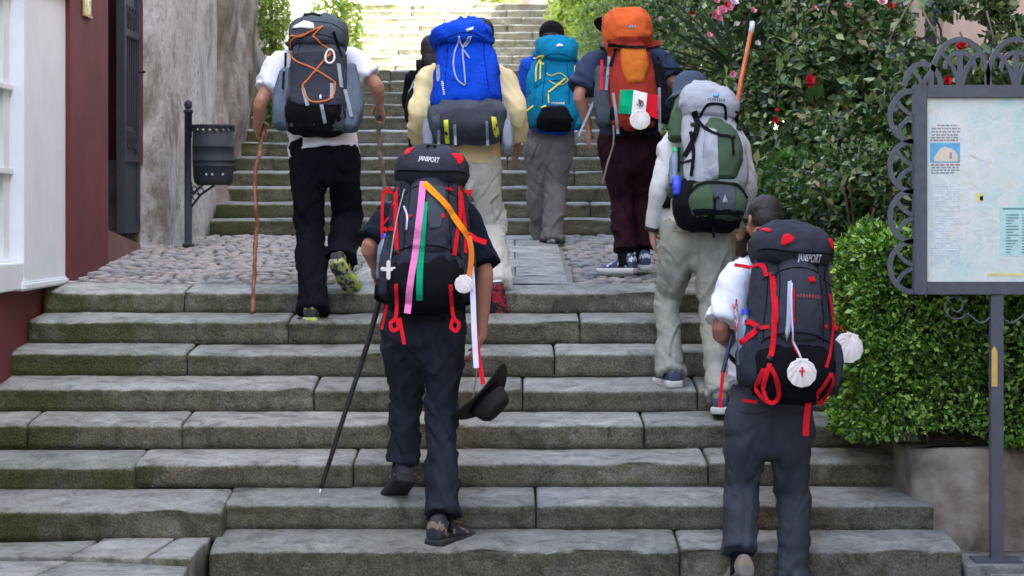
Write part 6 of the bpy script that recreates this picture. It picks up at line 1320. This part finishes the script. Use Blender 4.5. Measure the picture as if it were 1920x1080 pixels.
mb.box(-.0095, .0095, -.005, .005, -.036, .030); mb.box(-.027, -.0096, -.005, .005, -.006, .012); mb.box(.0096, .027, -.005, .005, -.006, .012)
for x, z in ((-.028, .003), (.028, .003), (0, .034), (0, -.038)): mb.ell((x, 0, z), (.010, .006, .010), None, 10, 7)
mb.build('cross', M['shell'], cs)
bottle(pk, -.200, -.10, .12, .034, .21, 'bluecap', 'clear water bottle in the left side pocket of the centre backpack')
hL = j['wrL'] + V((.15, .75, -.35)).normalized() * .075 + V((.03, .0, -.03)) * .8
tipP = P(602, 916, 10.46); stick('long dark stick with a steel tip held by the centre hiker', [hL + V((.012, -.002, .035)), hL, hL.lerp(tipP, .3) + V((.012, 0, 0)), hL.lerp(tipP, .65) + V((.004, 0, 0)), tipP], (.017, .011), M['darkwood'], 0, M['steel'])
# the hat, its brim seen edge on
hc = P(906, 742, Y - .02); ax = V((.66, -.30, -.62)).normalized(); sd_ = V((.68, .05, .72)); sd_ = (sd_ - ax * sd_.dot(ax)).normalized(); fw_ = ax.cross(sd_); HM = Matrix((sd_, fw_, ax)).transposed().to_4x4(); HM.translation = hc
ht = empty('felt_hat', label='dark brimmed felt hat hanging from the right hand of the centre hiker', cat='hat', mw=HM)
mb = MB(); R_ = []
for r_, z in ((.085, .0), (.175, -.010), (.180, -.006), (.176, -.001), (.088, .012)): R_.append([V((math.cos(t) * r_ * 1.02, math.sin(t) * r_ * .95, z - .030 * (r_ / .18) ** 2 * math.cos(2 * t) * (1 if r_ > .1 else 0))) for t in [2 * math.pi * i / 36 for i in range(36)]])
mb.rings(R_, False, False); mb.build('brim', M['felt'], ht, True)
mb = MB(); R_ = []
for r_, z in ((.092, .0), (.088, .045), (.080, .085), (.066, .105), (.03, .100), (.01, .095)): R_.append([V((math.cos(t) * r_ * 1.08, math.sin(t) * r_ * .92, z - (.012 if abs(math.sin(t)) < .4 and z > .09 else 0))) for t in [2 * math.pi * i / 30 for i in range(30)]])
mb.rings(R_); mb.build('crown', M['felt'], ht, True)
mb = MB(); mb.rings([[V((math.cos(t) * r_ * 1.08, math.sin(t) * r_ * .92, z)) for t in [2 * math.pi * i / 30 for i in range(30)]] for r_, z in ((.0935, .010), (.0925, .034))]); mb.build('hat_band', M['packblack'], ht, True)
mb = MB(); a = HM.inverted() @ (j['wrR'] + V((-.03, 0, -.12))); mb.tube(cat([a, a * .5 + V((0, 0, -.02)), V((-.07, 0, -.01))], 5), .004, 5); mb.build('chin_cord', M['tan'], ht)

# ================================================================== 8: right foreground hiker
Y = 9.85
J8 = dict(head=(1432, 415, .42), neck=(1437, 462, .27), shL=(1384, 520, .10), shR=(1500, 516, .22), elL=(1350, 620, -.02), elR=(1532, 620, .22), wrL=(1395, 668, .20), wrR=(1528, 690, .40),
          hpL=(1402, 790, 0), hpR=(1482, 790, 0), knL=(1390, 915, .05), knR=(1486, 925, .08), anL=(1388, 1062, -.12), anR=(1486, 1090, -.05))
p8, j, inf = person(tuple(P(1435, 1105, Y)), 'person in white T-shirt and slate trousers with short dark hair at right front', J8, Y,
    dict(skin=M['skin_dark'], trousers=M['slate'], shirt=M['whitecotton'], sleeve='short', slen=.88, g=1.06, sg=1.06, slr=(.066, .070, .078), shoe=SH('shoegrey', 'tan', 'rubber'), seed=8, fold=.013, vox=.0058, handL=(V((.5, .8, .2)), V((.5, 0, -.5)), V((0, 0, 1)), .8), handR=(V((-.2, .8, .0)), V((-.6, 0, -.3)), V((0, 0, 1)), .7),
         toeL=V((-.35, 1, -.30)), upL=V((0, .3, .9)), toeR=V((.1, 1, 0)), leg=((.112, .115), (.094, .10), (.080, .085), (.078, .080), (.084, .088)), hemL=.07, face=V((-.35, 1, -.3)), waist=.17, shirt_hem=.20))
pk = trek('charcoal backpack with red straps and scallop shells on the right foreground hiker', (1470, 752), Y - .17, -15, 4.5, 9, 1.06, 60)
for q, w_ in (([(1450, 508), (1452, 580), (1448, 650), (1444, 668)], .021), ([(1560, 548), (1566, 600), (1560, 650), (1548, 690)], .014), ([(1574, 552), (1580, 585), (1574, 615)], .022), ([(1396, 480), (1420, 484), (1436, 492), (1441, 515)], .015), ([(1400, 590), (1425, 610), (1398, 635)], .022), ([(1428, 612), (1442, 612)], .017), ([(1400, 545), (1398, 600)], .007), ([(1482, 545), (1480, 600), (1484, 640), (1496, 670)], .006)): pk.ribbon(q, w_, M['redcloth'], 'red_strap', off=.008)
for pts in ([(1442, 682), (1436, 715), (1442, 745), (1455, 752), (1467, 738), (1455, 712), (1444, 690)], [(1433, 690), (1427, 720), (1434, 735), (1448, 748)], [(1558, 700), (1548, 720), (1538, 738), (1560, 745), (1566, 715), (1558, 700)]): pk.ribbon(pts, .017, M['redcloth'], 'red_strap_end', off=.014, n=5)
pk.ribbon([(1530, 740), (1526, 775), (1524, 810)], .026, M['redcloth'], 'red_strap_end', free=-.12); pk.ribbon([(1378, 682), (1372, 750)], .014, M['redcloth'], 'red_strap_end', free=-.03); pk.ribbon([(1412, 738), (1440, 742)], .012, M['redcloth'], 'red_strap_end', off=.012)
pk.patch([(1460, 458), (1466, 442), (1476, 440), (1486, 450), (1480, 458), (1464, 464)], M['redcloth'], 'red_corner', .004); pk.patch([(1552, 448), (1562, 444), (1568, 456), (1567, 468), (1556, 462)], M['redcloth'], 'red_corner', .004); pk.patch([(1433, 416), (1440, 414), (1450, 430), (1440, 434)], M['redcloth'], 'red_corner', .004)
pk.patch([(1510, 524), (1522, 522), (1525, 533), (1512, 534)], M['redcloth'], 'red_tab', .005); pk.patch([(1544, 612), (1553, 606), (1554, 618)], M['redcloth'], 'red_tab', .005); pk.patch([(1475, 600), (1485, 600), (1484, 612), (1476, 612)], M['redcloth'], 'red_tab', .005)
pk.text('JANSPORT', (1516, 486), .028, M['logo'], width=.105, rot=.02); pk.marks((1509, 560), .09, .018, M['logored'], 8)
pk.patch([(1472, 532), (1478, 530), (1480, 600), (1474, 640), (1468, 628), (1470, 560)], M['paleblue'], 'reflective_strip', .006)
pk.cord([(1478, 536), (1476, 580), (1482, 630), (1492, 655), (1502, 680)], .0042, M['lilac'], 'pull_cord', .012)
for q in ((1453, 512), (1443, 672), (1427, 612)): buckle(pk, *q, M['rubber'], .026, .022)
pk.shoulder_straps(j, inf, M['packblack']); 
q_ = pk.W(pk.hit(*pk.L(1499, 702), .03, -.24)); shell(q_, .063, 'white scallop shell with a faint red cross low on the right foreground backpack', mark=True, roll=.05)
shell(P(1590, 652, Y - .22), .068, 'large white scallop shell swinging at the right side of the foreground backpack', roll=.35, normal=(.15, -1, .1))
wlink('shell_cord', MB().tube(cat([P(1578, 610, Y - .2), P(1581, 622, Y - .2), P(1585, 632, Y - .22)], 4), .003, 5).mesh('shell_cord'), M['redcloth'], pk.root)
bottle(pk, -.20, -.095, .12, .034, .24, 'bluecap', 'clear water bottle in the left side pocket of the right foreground backpack')
stick('red and white striped trekking pole strapped to the right foreground backpack', [P(1378, 570, Y - .16), P(1386, 640, Y - .19), P(1396, 700, Y - .20)], (.012, .010), noisemat('striped paint', [(.42, (.40, .04, .05)), (.5, (.6, .55, .55)), (.58, (.10, .08, .2))], 20, .4, 0), 0, M['shell'])
o = stick('dark blue folded pole end between the arm and the right foreground backpack', [P(1373, 625, Y - .02), P(1355, 700, Y - .06)], .010, plain('navy paint', (.02, .03, .08), .4)); 

bpy.context.view_layer.update()
